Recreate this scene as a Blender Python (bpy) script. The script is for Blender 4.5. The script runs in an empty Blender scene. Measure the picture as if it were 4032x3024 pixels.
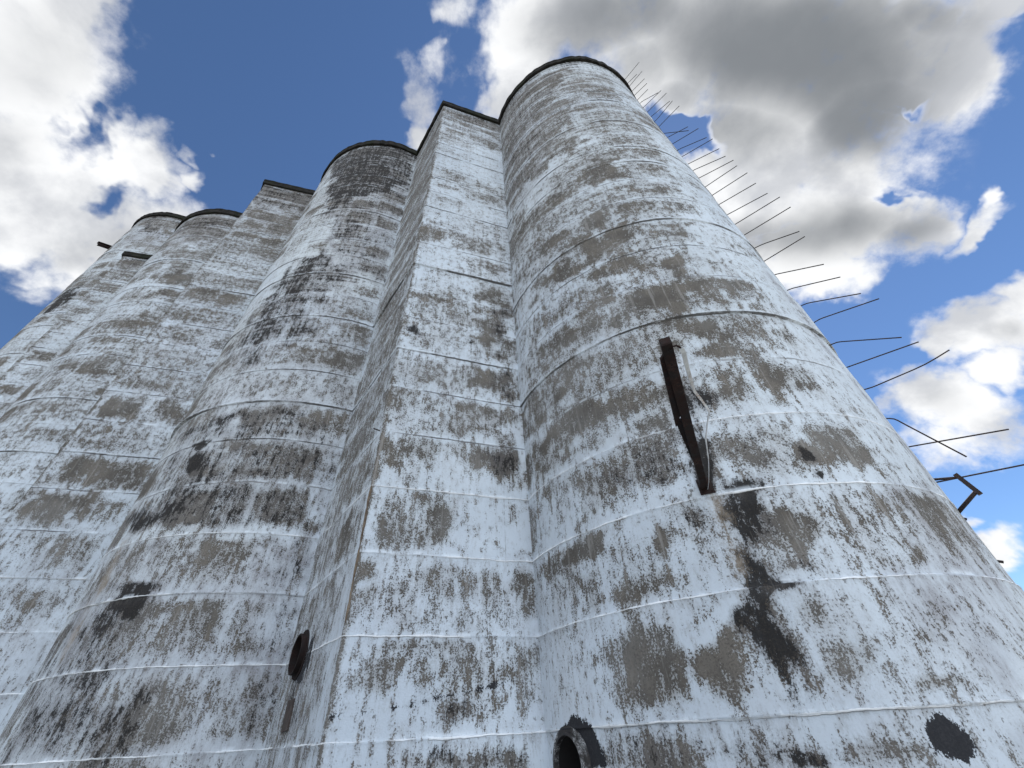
import bpy, bmesh, math, random
import numpy as np
from mathutils import Vector, Matrix

random.seed(7)
rng = np.random.default_rng(11)
scn = bpy.context.scene
COL = scn.collection

# ------------------------------------------------------------------ measures (metres)
EYE = 1.6
TOP = 27.9            # top of the copings
COPE = 0.46           # coping depth
LIFT = 1.2192         # one formwork lift
Z0 = 1.642            # height of one lift joint
OVER = 0.115          # coping overhang
CYL = {'S1': (4.0818, 9.5942, 4.1817, TOP), 'S2': (-7.0957, 13.1027, 4.400, TOP),
       'S3': (-18.3521, 16.2534, 4.2343, TOP), 'S4': (-28.93, 20.1984, 4.2343, 36.6)}
# wall corner, direction/normal/length of the front face, direction/normal/length of the side face
BIN = {'B1': ((-2.7373, 6.9798), (.93826, .34594), 3.117, (-.62554, .78019), 3.027),
       'B2': ((-14.0889, 10.4541), (.95332, .30198), 2.83, (-.62554, .78019), 3.027),
       'B3': ((-25.6334, 14.5080), (.96144, .27502), 2.35, (-.62639, .77951), 3.023)}

# ------------------------------------------------------------------ helpers
def link(o, parent=None):
    COL.objects.link(o)
    if parent is not None:
        o.parent = parent
    return o

def tag(o, label=None, cat=None, group=None, kind=None):
    for k, v in (('label', label), ('category', cat), ('group', group), ('kind', kind)):
        if v:
            o[k] = v
    return o

def empty(name, loc, label, cat, group=None):
    o = bpy.data.objects.new(name, None)
    o.empty_display_size = .3
    o.location = loc
    link(o)
    return tag(o, label, cat, group)

def mesh_obj(name, verts, faces, mat, parent=None, smooth=False, local=None):
    """verts are world coordinates; local = the parent's location."""
    if local is not None:
        verts = [(v[0]-local[0], v[1]-local[1], v[2]-local[2]) for v in verts]
    me = bpy.data.meshes.new(name)
    me.from_pydata([tuple(map(float, v)) for v in verts], [], [tuple(f) for f in faces])
    me.materials.append(mat)
    bm = bmesh.new(); bm.from_mesh(me)
    bmesh.ops.recalc_face_normals(bm, faces=bm.faces)
    bm.to_mesh(me); bm.free()
    if smooth:
        for p in me.polygons:
            p.use_smooth = True
    return link(bpy.data.objects.new(name, me), parent)

class MB:
    def __init__(s): s.v = []; s.f = []
    def add(s, v, f):
        b = len(s.v); s.v += [tuple(map(float, p)) for p in v]; s.f += [tuple(i+b for i in q) for q in f]
    def tube(s, pts, r, n=10, caps=True):
        pts = [Vector(p) for p in pts]; rings = []
        for i, p in enumerate(pts):
            d = (pts[min(i+1, len(pts)-1)] - pts[max(i-1, 0)]).normalized()
            a = d.cross(Vector((0, 0, 1)))
            if a.length < .05: a = d.cross(Vector((1, 0, 0)))
            a.normalize(); b = a.cross(d).normalized()
            rr = r[i] if isinstance(r, (list, tuple)) else r
            rings.append([p + a*rr*math.cos(t) + b*rr*math.sin(t) for t in [2*math.pi*k/n for k in range(n)]])
        v = [q for R in rings for q in R]; f = []
        for i in range(len(rings)-1):
            for k in range(n):
                f.append((i*n+k, i*n+(k+1) % n, (i+1)*n+(k+1) % n, (i+1)*n+k))
        if caps:
            f.append(tuple(range(n))[::-1]); f.append(tuple((len(rings)-1)*n+k for k in range(n)))
        s.add(v, f)
    def bar(s, a, b, w, h, up=(0, 0, 1)):
        """box beam from a to b, width w sideways, height h along up"""
        a = Vector(a); b = Vector(b); d = (b-a).normalized(); up = Vector(up)
        side = d.cross(up).normalized(); up = side.cross(d).normalized()
        v = [p + side*sx*w/2 + up*sz*h/2 for p in (a, b) for sx, sz in ((-1, -1), (1, -1), (1, 1), (-1, 1))]
        s.add(v, [(0, 1, 2, 3), (7, 6, 5, 4), (0, 4, 5, 1), (1, 5, 6, 2), (2, 6, 7, 3), (3, 7, 4, 0)])
    def ribbon(s, pts, w, t):
        """flat strip swept along pts; w = list of width vectors"""
        n = len(pts); pts = [Vector(p) for p in pts]; v = []
        for i, p in enumerate(pts):
            d = (pts[min(i+1, n-1)] - pts[max(i-1, 0)]).normalized()
            ww = Vector(w[i]); nn = d.cross(ww).normalized()*t/2
            v += [p+ww/2+nn, p-ww/2+nn, p-ww/2-nn, p+ww/2-nn]
        f = []
        for i in range(n-1):
            for k in range(4):
                f.append((i*4+k, i*4+(k+1) % 4, (i+1)*4+(k+1) % 4, (i+1)*4+k))
        f += [(0, 1, 2, 3), tuple((n-1)*4+k for k in (3, 2, 1, 0))]
        s.add(v, f)
    def ring(s, c, n, ro, ri, l0, l1, seg=48):
        """pipe ring round axis n through c, between distances l0 and l1"""
        c = Vector(c); n = Vector(n).normalized(); t = Vector((0, 0, 1)).cross(n).normalized(); b = n.cross(t)
        v = []
        for (rr, l) in ((ro, l0), (ro, l1), (ri, l1), (ri, l0)):
            for k in range(seg):
                a = 2*math.pi*k/seg
                v.append(c+n*l+t*rr*math.cos(a)+b*rr*math.sin(a))
        f = []
        for i in range(4):
            for k in range(seg):
                f.append((i*seg+k, i*seg+(k+1) % seg, ((i+1) % 4)*seg+(k+1) % seg, ((i+1) % 4)*seg+k))
        s.add(v, f)
    def disc(s, c, n, r, l, seg=48):
        c = Vector(c); n = Vector(n).normalized(); t = Vector((0, 0, 1)).cross(n).normalized(); b = n.cross(t)
        s.add([c+n*l+t*r*math.cos(2*math.pi*k/seg)+b*r*math.sin(2*math.pi*k/seg) for k in range(seg)], [tuple(range(seg))])
    def build(s, name, mat, parent=None, smooth=False, local=None):
        return mesh_obj(name, s.v, s.f, mat, parent, smooth, local)

# ------------------------------------------------------------------ node helpers
class NT:
    def __init__(s, tree):
        s.t = tree; s.n = tree.nodes; s.l = tree.links
        s.n.clear()
    def node(s, typ, **kw):
        n = s.n.new(typ)
        for k, v in kw.items(): setattr(n, k, v)
        return n
    def put(s, sock, val):
        if val is None: return
        if isinstance(val, bpy.types.NodeSocket): s.l.new(val, sock)
        else: sock.default_value = val
    def math(s, op, a, b=None, c=None, clamp=False):
        n = s.node('ShaderNodeMath', operation=op, use_clamp=clamp)
        for i, v in enumerate((a, b, c)):
            if v is not None: s.put(n.inputs[i], v)
        return n.outputs[0]
    def vmath(s, op, a, b=None):
        n = s.node('ShaderNodeVectorMath', operation=op)
        s.put(n.inputs[0], a)
        if b is not None: s.put(n.inputs[1], b)
        return n.outputs['Value' if op in ('LENGTH', 'DISTANCE', 'DOT_PRODUCT') else 'Vector']
    def smooth(s, v, a, b, lo=0., hi=1., typ='SMOOTHSTEP'):
        n = s.node('ShaderNodeMapRange', interpolation_type=typ)
        s.put(n.inputs['Value'], v)
        n.inputs['From Min'].default_value = a; n.inputs['From Max'].default_value = b
        n.inputs['To Min'].default_value = lo; n.inputs['To Max'].default_value = hi
        return n.outputs['Result']
    def noise(s, vec, scale, detail=4, rough=.55, typ=None, dist=0., lac=2.):
        n = s.node('ShaderNodeTexNoise')
        if vec is not None: s.put(n.inputs['Vector'], vec)
        n.inputs['Scale'].default_value = scale; n.inputs['Detail'].default_value = detail
        n.inputs['Roughness'].default_value = rough; n.inputs['Distortion'].default_value = dist
        n.inputs['Lacunarity'].default_value = lac
        return n.outputs['Fac'], n.outputs['Color']
    def mapping(s, vec, loc=(0, 0, 0), rot=(0, 0, 0), scale=(1, 1, 1), typ='POINT'):
        n = s.node('ShaderNodeMapping', vector_type=typ)
        s.put(n.inputs['Vector'], vec)
        n.inputs['Location'].default_value = loc; n.inputs['Rotation'].default_value = rot
        n.inputs['Scale'].default_value = scale
        return n.outputs[0]
    def mix(s, f, a, b, blend='MIX'):
        n = s.node('ShaderNodeMix', data_type='RGBA', blend_type=blend)
        s.put(n.inputs[0], f)
        for i, v in ((6, a), (7, b)):
            if isinstance(v, (tuple, list)): v = (*v[:3], 1)
            s.put(n.inputs[i], v)
        return n.outputs[2]
    def attr(s, name):
        return s.node('ShaderNodeAttribute', attribute_name=name).outputs['Fac']

def new_mat(name):
    m = bpy.data.materials.new(name); m.use_nodes = True
    t = NT(m.node_tree)
    out = t.node('ShaderNodeOutputMaterial'); b = t.node('ShaderNodeBsdfPrincipled')
    t.l.new(b.outputs[0], out.inputs[0])
    return m, t, b

# weathering and tone patches: surface, kind, strength, outline as u,z on that surface (metres)
PATCHES=[
('B1f','p',0.5,(0.34,8.8,1.08,8.87,1.85,8.95,2.95,9.04,2.92,8.06,2.42,8.01,1.82,8.2,0.99,7.86,0.42,8.05)),
('B1f','p',0.8,(1.68,8.73,2.3,8.82,2.94,8.91,2.92,8,2.42,8.01)),
('B1f','s',0.4,(2.43,8.79,2.94,8.91,2.92,8,2.42,8.01)),
('B1f','p',0.75,(-0.01,7.6,0.12,7.62,0.13,7.11,0.02,7.18)),
('B1f','g',0.5,(1.27,7.77,2.04,7.75,2.84,7.72,2.75,6.7,2.05,6.74,1.36,6.79)),
('B1f','p',0.48,(1.27,7.77,2.04,7.75,2.84,7.72,2.75,6.7,2.05,6.74,1.36,6.79)),
('B1f','p',0.52,(0.3,6.4,0.88,6.45,1.37,6.47,1.88,6.5,2.4,6.52,2.95,6.55,2.91,5.87,1.94,5.83,1.76,6,1.06,6.03,0.38,6.05)),
('B1f','p',0.85,(1.94,6.44,2.94,6.5,2.92,5.83,2.41,5.83,1.91,5.82)),
('B1f','s',0.5,(2.01,6.45,2.94,6.5,2.92,5.83,2.34,5.84)),
('B1f','p',0.8,(0.02,6.23,0.26,6.43,0.38,5.82,0.04,5.74)),
('B1f','p',0.55,(0.73,5.28,1.21,5.28,1.71,5.28,1.7,4.7,1.18,4.48,1.08,4.98)),
('B1f','p',0.7,(1.2,5.05,1.72,5.1,1.61,4.51,1.18,4.48)),
('B1f','p',0.5,(2.62,5.19,2.87,5.25,2.85,4.79,2.63,4.71)),
('B1f','p',0.42,(0.84,11.7,1.55,11.79,2.01,11.64,2.07,10.51,2.12,9.51,1.94,9.46,0.98,10.38)),
('B1f','p',0.75,(2.12,12.26,3,12.42,2.91,10.27,2.59,9.38,2.03,9.74,2.07,10.92)),
('B1f','s',0.5,(2.48,11.24,2.96,11.48,2.86,10.25,2.54,9.37)),
('B1f','s',1,(0.17,9.73,0.33,9.83,0.38,9.69,0.25,9.62)),
('B1f','s',1,(0.35,9.68,0.53,9.54,0.5,9.5,0.33,9.63)),
('B1f','s',0.9,(1.72,9.72,1.89,9.76,1.87,9.6,1.75,9.57)),
('S1','p',0.85,(-3.58,11.22,-2.87,10.96,-2.26,10.87,-1.62,10.28,-2.3,10.1,-3.31,10.33,-3.74,10.56)),
('S1','p',0.85,(-2,10.28,-1.42,10.12,-0.86,10.07,-1.05,9.6,-1.59,9.51,-2.15,9.5)),
('S1','p',0.7,(-3.56,9,-2.85,8.96,-2.23,9.06,-2.04,8.4,-2.19,8.06,-2.95,8,-3.71,8.05,-4.34,8.45)),
('S1','p',0.92,(-1.68,9.18,-1.17,9.1,-0.66,9.1,-0.13,9.18,-0.54,7.88,-1.23,7.91,-2.09,7.95,-2.01,8.55)),
('S1','p',0.75,(-3.68,7.87,-3.03,7.78,-2.48,7.78,-2.6,7.17,-3.15,7.13,-3.8,7.16)),
('S1','p',0.85,(-2.36,7.22,-1.87,7.19,-1.41,7.2,-1.22,6.77,-1.42,6.26,-1.58,6.57,-2.4,6.7)),
('S1','p',0.85,(-3.74,7.13,-3.05,6.8,-2.49,6.59,-2.57,5.91,-2.88,5.76,-3.8,5.89,-4.58,6.45,-4.13,6.77)),
('S1','p',0.75,(-2.47,6.37,-1.93,6.29,-1.42,6.26,-1.45,5.74,-1.64,5.46,-2.08,5.55,-2.55,5.68)),
('S1','p',0.6,(-4.54,7.7,-3.81,7.08,-4.21,6.49,-4.79,6.76)),
('S1','p',0.5,(-4.76,6.43,-3.64,5.92,-2.9,5.66,-3.23,5.35,-3.58,5.06,-4.64,5.29,-4.69,5.83)),
('S1','p',0.58,(-3.44,5.34,-2.91,5.32,-2.45,5.34,-2.03,5.39,-1.45,5.39,-1.51,4.99,-1.91,4.95,-2.33,4.93,-2.78,4.93,-3.35,4.97)),
('S1','p',0.6,(-3.51,4.97,-2.86,4.9,-2.31,4.88,-1.85,4.96,-1.41,5.06,-1.58,4.51,-2,4.44,-2.43,4.39,-3.15,4.49)),
('S1','s',0.4,(-2.93,4.89,-2.31,4.88,-1.85,4.96,-1.41,5.06,-1.58,4.51,-2,4.44,-2.43,4.39)),
('S1','w',0.5,(-2.37,7.91,-1.86,7.63,-1.38,7.43,-1.46,6.77,-1.96,6.69,-2.48,6.66,-2.43,7.26)),
('S1','p',0.85,(-3.89,3.79,-3.33,4.05,-2.86,4.12,-2.59,4.02,-3.1,3.9,-3.29,3.62,-3.78,3.73)),
('S1','p',0.95,(-2.46,4.11,-1.82,4.1,-1.85,3.92,-2.26,3.95,-2.48,3.91)),
('S1','p',0.75,(-2.24,3.92,-1.9,3.74,-1.99,3.48,-2.28,3.45,-2.33,3.6)),
('S1','p',0.5,(-3.03,3.78,-2.75,3.71,-2.76,3.56,-3.03,3.65)),
('S1','p',0.85,(-3.67,3.52,-3.25,3.51,-3.3,3.15,-2.8,3.13,-2.37,3.13,-2.38,3.01,-2.63,2.87,-3.01,2.9,-3.44,2.95,-3.64,3.15)),
('S1','p',0.5,(-2.36,3.17,-1.99,3.17,-2.02,3.03,-2.41,2.99)),
('S1','p',0.45,(-3.51,2.96,-3.02,2.94,-2.6,2.92,-2.44,2.89,-2.87,2.84,-3.36,2.79)),
('S1','p',0.88,(-3.67,2.4,-2.95,2.44,-2.79,2.56,-2.67,2.5,-2.73,2.36,-2.63,2.09,-2.55,1.87,-2.57,1.79,-2.73,1.91,-2.85,2,-3.03,2.14,-3.66,2.3)),
('S1','p',0.5,(-2.63,2.09,-2.24,2.07,-2.27,1.99,-2.61,2)),
('S1','p',0.5,(-3.4,2.16,-2.92,2.01,-3.11,1.68,-3.3,1.7,-3.4,1.93)),
('S1','p',1,(-1.79,2.48,-1.66,2.46,-1.58,2.28,-1.66,2.19,-1.92,2.23,-1.82,2.39)),
('S1','p',1,(-1.94,2.22,-1.62,2.19,-1.64,1.86,-1.76,1.74,-1.97,1.72,-2.1,1.93,-2.16,2.04)),
('S1','s',0.85,(-1.13,4.15,-0.73,4.08,-0.88,3.66,-1.08,3.42,-1.32,3.62,-1.13,3.9)),
('S1','p',0.75,(-0.8,3.84,-0.39,3.79,-0.32,3.48,-0.42,3.26,-0.86,3.22,-1.01,3.35)),
('S1','s',0.95,(-1.22,3.17,-1.06,3.23,-0.91,3.1,-1.04,2.94,-1.32,2.92)),
('S1','p',0.85,(-0.94,3.13,-0.65,3.16,-0.48,3.06,-0.52,2.96,-1.01,2.96)),
('S1','s',0.35,(-0.94,3.13,-0.65,3.16,-0.48,3.06,-0.52,2.96,-1.01,2.96)),
('S1','s',0.85,(-1.41,2.83,-1.06,2.92,-0.65,2.9,-0.72,2.79,-1.06,2.78,-1.39,2.77)),
('S1','s',0.8,(-1.42,2.76,-1.17,2.75,-1.17,2.33,-1.17,2.08,-1.21,1.83,-1.35,1.84,-1.42,2.07,-1.49,2.32)),
('S1','p',0.7,(-1.07,2.72,-0.7,2.72,-0.72,2.39,-1.09,2.35)),
('S1','s',0.3,(-1.11,2.63,-0.81,2.69,-0.86,2.4,-1.09,2.35)),
('S1','r',0.5,(-1.47,4.22,-1.28,4.15,-1.22,3.72,-1.25,3.38,-1.28,3.07,-1.39,2.93,-1.43,3.31,-1.42,3.76,-1.44,3.96)),
('S1','s',0.8,(-1.47,4.22,-1.33,4.16,-1.36,4.02,-1.45,4.06)),
('S1','p',0.6,(-0.88,2.23,-0.58,2.24,-0.48,2.08,-0.67,1.91,-0.9,1.96)),
('S1','p',0.42,(-3.64,1.64,-3.25,1.63,-2.91,1.63,-2.61,1.62,-2.33,1.58,-2.08,1.54,-1.84,1.5,-1.61,1.47,-1.4,1.38,-1.19,1.3,-1.23,1.23,-1.43,1.23,-1.63,1.24,-1.84,1.24,-2.06,1.25,-2.29,1.25,-2.53,1.26,-2.78,1.26,-3.07,1.26,-3.38,1.26,-3.74,1.26)),
('S1','s',0.35,(-3.64,1.64,-3.25,1.63,-2.91,1.63,-2.61,1.62,-2.33,1.58,-2.08,1.54,-1.84,1.5,-1.61,1.47,-1.4,1.38,-1.19,1.3,-1.23,1.23,-1.43,1.23,-1.63,1.24,-1.84,1.24,-2.06,1.25,-2.29,1.25,-2.53,1.26,-2.78,1.26,-3.07,1.26,-3.38,1.26,-3.74,1.26)),
('S1','s',0.8,(-1.52,1.35,-1.34,1.37,-1.22,1.3,-1.23,1.23,-1.57,1.24)),
('S1','t',1,(-4.34,1.74,-4.25,1.8,-4.13,1.82,-4.03,1.78,-3.81,1.71,-3.75,1.56,-3.7,1.41,-3.67,1.26,-4.55,1.25,-4.5,1.65)),
('S1','t',1,(-0.24,1.51,-0.11,1.59,-0.03,1.61,0.07,1.52,0.13,1.4,0.11,1.29,-0.02,1.21,-0.14,1.25,-0.26,1.31,-0.27,1.41)),
('S1','p',0.62,(0.69,3.14,1,3.2,0.94,2.96,0.59,2.94)),
('S1','p',0.6,(0.33,3.09,0.44,3.08,0.38,3,0.28,3.01)),
('S1','p',0.8,(-0.06,1.86,0.32,1.89,0.43,1.8,0.01,1.76,-0.11,1.8)),
('S1','p',0.52,(0.13,2.3,0.38,2.27,0.33,2.18,0.08,2.17)),
('S1','g',0.5,(0.52,2.53,0.72,2.48,0.72,2.18,0.57,2.15,0.54,2.31)),
('S1','p',0.5,(1.09,2.62,1.16,2.4,1.09,2.22,1.44,2.17,1.79,2.27,1.56,2.12,1.21,2.12,1.06,2.24,1.03,2.51)),
('S1','p',0.52,(-0.84,2.26,-0.55,2.25,-0.25,2.24,-0.41,1.96,-0.74,1.9,-0.81,2.09)),
('S1','p',0.6,(0.64,1.88,0.74,1.87,0.76,1.79,0.66,1.79)),
('S1','p',0.6,(-1.05,1.46,-0.82,1.44,-0.58,1.42,-0.3,1.36,-0.44,1.2,-0.65,1.23,-0.86,1.26,-1.07,1.29)),
('S1','s',0.35,(-1.05,1.46,-0.82,1.44,-0.58,1.42,-0.57,1.28,-0.82,1.29,-1.07,1.29)),
('S1','p',0.7,(1.08,2.88,1.3,2.83,1.26,2.79,1.06,2.8)),
('S1','p',0.9,(-0.36,9.69,0.03,9.83,-0.06,9.43,-0.46,9.32)),
('S1','p',0.78,(-0.07,9.05,0.45,9.15,0.69,8.68,0.26,7.99,-0.48,8.08,-0.78,8.22,-0.64,8.69)),
('S1','p',0.85,(-0.87,7.88,-0.54,7.89,0.16,7.48,0.22,7.38,-0.17,6.86,-0.42,6.85,-1.05,7.25)),
('S1','p',0.6,(0.48,7.83,1.07,7.91,0.92,7.33,0.67,7.11,0.51,7.58)),
('S1','p',0.55,(0.77,7.02,0.96,6.78,0.72,6.66,0.6,6.74)),
('S1','p',0.85,(0.16,6.48,0.54,6.57,0.82,6.22,0.6,5.82,0.26,5.67,0.11,5.82)),
('S1','p',0.6,(-0.62,6.27,-0.14,6.11,-0.27,5.47,-0.53,5.54,-0.67,5.89)),
('S1','s',0.6,(-1.19,6.18,-0.81,5.71,-0.92,5.49,-1.17,5.45,-1.28,5.69)),
('S1','p',0.65,(-0.99,5.04,-0.64,5.01,-0.29,4.98,-0.39,4.58,-0.52,4.46,-0.85,4.43,-1.19,4.41,-1.17,4.75)),
('S1','s',0.25,(-0.99,5.04,-0.64,5.01,-0.29,4.98,-0.39,4.58,-0.52,4.46,-0.85,4.43,-1.19,4.41,-1.17,4.75)),
('S1','p',0.8,(0.45,4.85,0.71,4.67,1.02,4.57,0.93,4.37,0.66,4.39,0.42,4.55)),
('S1','p',0.5,(1.09,4.67,1.93,4.8,1.83,4.62,1.23,4.56)),
('S1','p',1,(0.07,4.76,0.18,4.73,0.34,4.61,0.27,4.46,0.06,4.45,0.06,4.6)),
('S1','s',0.9,(0.09,4.71,0.12,4.65,0.23,4.49,0.1,4.49,0.09,4.57)),
('S1','s',1,(0.14,4.23,0.22,4.23,0.17,4.18,0.12,4.19)),
('S1','s',0.9,(-1.07,4.17,-0.74,4.14,-0.82,3.83,-1.04,3.49,-1.36,3.55,-1.19,3.89)),
('S1','p',0.7,(-0.66,4.1,-0.48,4.11,-0.54,3.99,-0.7,4.01)),
('S1','p',0.62,(0.52,3.99,0.67,3.92,0.57,3.84,0.46,3.87)),
('S1','p',0.62,(0.7,3.84,0.95,3.78,0.88,3.66,0.67,3.65)),
('S1','s',0.5,(-1.61,5.31,-1.4,5.28,-1.4,4.78,-1.41,4.32,-1.45,4.2,-1.68,4.53,-1.78,4.71)),
('S1','p',0.65,(-1.93,4.19,-1.51,4.16,-1.65,3.74,-2.01,3.92)),
('S1','s',0.5,(-1.93,4.19,-1.51,4.16,-1.65,3.74,-2.01,3.92)),
('S1','p',0.85,(-2.67,26.73,-1.21,26.77,-0.48,26.21,-0.72,24.94,-1.3,24.04,-2.23,24.67,-3.66,25.25,-4.29,26.46,-3.33,26.46)),
('S1','s',0.25,(-2.67,26.73,-1.21,26.77,-0.48,26.21,-0.72,24.94,-1.3,24.04,-2.23,24.67,-3.66,25.25,-4.29,26.46,-3.33,26.46)),
('S1','p',0.65,(-2.53,23.73,-1.59,23.44,-0.73,22.58,-0.94,20.93,-1.58,20.6,-2.54,21.6,-3.04,22.51)),
('S1','p',0.6,(-3.5,23.71,-2.34,21.3,-2.3,20.33,-3.59,20.83,-4.8,22.48,-4.27,23.69)),
('S1','p',0.55,(0.3,24.87,1.03,25.23,0.88,24.46,0.26,24.24)),
('S1','p',0.55,(-0.33,23.54,1.13,23.22,1.72,22.55,0.8,21.68,-0.22,21.72)),
('S1','p',0.6,(-2.66,20.41,-1.47,19.07,-1.39,18.03,-1.02,17.03,-1.56,16.83,-2.31,17.33,-3.21,18.9)),
('S1','p',0.6,(-0.35,18.91,-0.11,18.67,-0.05,17.72,-0.32,17.01,-0.37,17.9)),
('S1','p',0.45,(-0.22,17.54,0.09,17.26,0.04,17.12,-0.3,17.14)),
('S1','p',0.85,(-1.37,15.66,-0.41,15.26,-0.49,13.95,-1.34,13.92,-1.62,14.77)),
('S1','p',0.75,(-2.97,15.42,-1.94,14.52,-2.13,13.62,-3.02,14.43)),
('S1','p',0.85,(-1.98,12.56,-1.11,12.32,-1.13,11.61,-1.9,11.85)),
('S1','p',0.92,(-2.42,11.74,-1.69,11.49,-0.99,11.44,-0.89,10.97,-1.11,10.54,-1.75,10.58,-2.43,10.78)),
('S1','p',0.85,(-2.06,10.45,-1.04,10.14,-0.99,9.69,-1.22,9.22,-1.75,9.53,-2.33,9.97)),
('S1','p',0.6,(-2.08,16.07,-1.41,16.11,-1.59,15.35,-2.13,15.23)),
('S1','p',0.6,(-0.46,10.88,0.27,11.09,0.24,10.61,-0.4,10.63)),
('S1','p',0.55,(0.11,15,1.09,15.35,0.82,14.48,0.11,14.38)),
('S1','p',0.6,(-4.96,23.59,-2.47,20.6,-2.84,17.21,-4.44,17.29,-4.97,17.05,-4.88,19.68)),
('S1','s',0.3,(-4.96,23.59,-2.47,20.6,-2.84,17.21,-4.44,17.29,-4.97,17.05,-4.88,19.68)),
('S1','p',0.6,(-4.72,16.1,-3.01,15.11,-3.16,13.35,-4.54,13.9,-5.03,13.6)),
('S1','p',0.5,(0.21,13.79,1.07,13.53,0.84,12.42,0.11,13.04)),
('B1f','p',0.6,(0.07,27.17,1.53,27.31,3.06,27.46,3.05,25.19,1.63,25.48,0.24,25.76)),
('B1f','p',0.5,(1.84,25.06,3.09,24.99,3.05,23.63,1.93,23.57)),
('B1f','p',0.48,(1.1,19.23,2.11,19.27,3.15,19.31,3.1,17.92,2.11,17.77,1.13,18.47)),
('B1f','p',0.65,(-0,14.93,0.66,15.28,0.67,14.29,0.05,13.79)),
('B1f','p',0.52,(0.61,15.14,1.65,15.11,2.74,15.07,2.77,14.01,1.54,13.87,0.72,14.32)),
('B1f','p',0.42,(1.37,13.9,2.14,13.79,2.94,13.68,2.91,13.1,1.57,12.92)),
('B1s','p',0.62,(0.01,27.12,1.38,27.36,2.87,27.61,2.85,24.15,2.84,21.29,2.83,18.88,2.82,16.83,2.81,15.06,-0.03,11.74,-0.05,12.93,-0.06,14.29,-0.09,15.86,-0.11,17.67,-0.08,20.16,-0.04,23.24)),
('B1s','p',0.56,(0.11,13.25,0.1,11.42,0.05,10.08,0,8.94,0.15,8.24,0.29,7.59,0.43,6.98,0.42,6.4,0.42,5.87,0.41,5.38,1.26,5.26,2.2,5.12,2.46,5.8,2.75,6.58,3.1,7.49,3.02,8.34,2.94,9.28,2.84,10.32,2.83,11.34,2.81,12.47,2.8,13.73,2.78,15.14,2.76,16.74)),
('B1s','p',0.42,(1.04,5.67,0.98,5.14,0.92,4.66,0.87,4.22,0.83,3.81,0.78,3.43,0.74,3.08,0.71,2.76,0.67,2.45,0.64,2.17,0.61,1.9,0.58,1.65,0.55,1.42,3.18,1.4,3.21,1.69,3.24,2,3.28,2.32,3.31,2.67,3.35,3.03,3.4,3.43,3.44,3.85,3.49,4.3,3.54,4.79,3.6,5.31,3.66,5.88,2.23,5.77)),
('B1s','p',0.7,(0.78,5.2,0.76,4.53,1.09,4.14,1.42,3.76,1.68,4.3,1.97,4.92)),
('B1s','g',0.4,(1.04,5.67,0.98,5.14,0.92,4.66,0.87,4.22,0.83,3.81,0.78,3.43,0.74,3.08,0.71,2.76,0.67,2.45,0.64,2.17,0.61,1.9,0.58,1.65,0.55,1.42,3.18,1.4,3.21,1.69,3.24,2,3.28,2.32,3.31,2.67,3.35,3.03,3.4,3.43,3.44,3.85,3.49,4.3,3.54,4.79,3.6,5.31,3.66,5.88,2.23,5.77)),
('B1f','g',0.5,(0.8,3.83,1.2,3.85,1.6,3.87,2.03,3.89,2.47,3.91,2.92,3.93,3,3.32,2.55,3.31,2.11,3.3,1.69,3.29,1.26,3.41)),
('B1f','p',0.5,(0.74,3.86,1.37,3.89,1.83,3.45,1.63,3.29,1.26,3.38)),
('B1f','p',0.45,(2.4,3.91,3.05,3.88,3.05,3.16,2.42,3.31)),
('B1f','p',0.8,(1.16,5.07,1.68,5.09,1.64,4.4,1.19,4.22)),
('B1f','p',0.5,(0.42,2.83,0.81,2.83,1.2,2.83,1.61,2.83,2.04,2.83,2.01,2.63,1.5,2.65,1.01,2.67,0.45,2.63)),
('B1f','p',0.6,(1.12,2.61,1.4,2.59,1.35,2.29,1.19,2.18)),
('B1f','p',0.5,(1.82,2.58,2.01,2.86,1.97,2.52,1.94,2.2,1.83,2.26)),
('B1f','p',0.5,(0.32,2.57,0.95,2.55,0.88,2.18,0.54,2.19,0.21,2.2)),
('B1f','s',0.35,(0.91,2.12,1.49,2.09,2.02,2.08,2.02,1.82,1.7,1.78,1.51,1.79,1.4,1.98,0.92,2.01)),
('B1f','p',0.5,(1.39,2.09,2.02,2.08,2.02,1.82,1.51,1.77)),
('B1f','p',0.55,(1.05,1.51,1.41,1.47,1.77,1.44,2.25,1.44,2.75,1.44,2.84,1.26,2.46,1.28,2.09,1.3,1.73,1.32,1.39,1.34,1.05,1.36)),
('B1f','s',0.35,(1.05,1.54,1.37,1.52,1.7,1.5,2.04,1.48,2.39,1.46,2.75,1.44,2.84,1.26,2.46,1.28,2.09,1.3,1.73,1.32,1.39,1.34,1.05,1.36)),
('B1f','p',0.45,(2.38,2.86,2.97,2.86,2.95,2.51,2.94,2.18,2.39,2.25)),
('B1f','p',0.7,(-0.06,4.01,0.23,3.97,0.26,3.65,0.01,3.59)),
('B1f','p',0.85,(0,5.16,0.02,4.62,0.04,4.12,-0.01,4.12,-0.02,4.55,-0.04,5.02)),
('B1f','p',0.55,(0.11,2.7,0.3,2.68,0.29,2.49,0.12,2.51)),
('B1f','p',0.6,(0.02,3.52,0.34,3.6,0.38,3.21,0.12,3.16)),
('S2','s',0.55,(-2.61,27.59,-1.37,27.63,0.8,27.15,2.18,27.46,2.21,26.31,0.65,25.24,-1.31,24.82)),
('S2','s',0.7,(-0.44,26.72,1.75,27.02,1.8,25.89,0.81,25.29,-0.15,25.69)),
('S2','s',0.35,(-2.64,26.64,-0.21,24.76,1.22,25.32,2.62,27.05,2.6,23.77,2.59,21.03,2.58,18.71,2.55,15.43,1.6,14.91,0.67,14.66,0.24,16.49,-0.3,18.73,-1.05,21.66)),
('S2','s',0.6,(0.35,19.09,0.99,19.49,0.89,18.16,0.58,17.97)),
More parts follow.
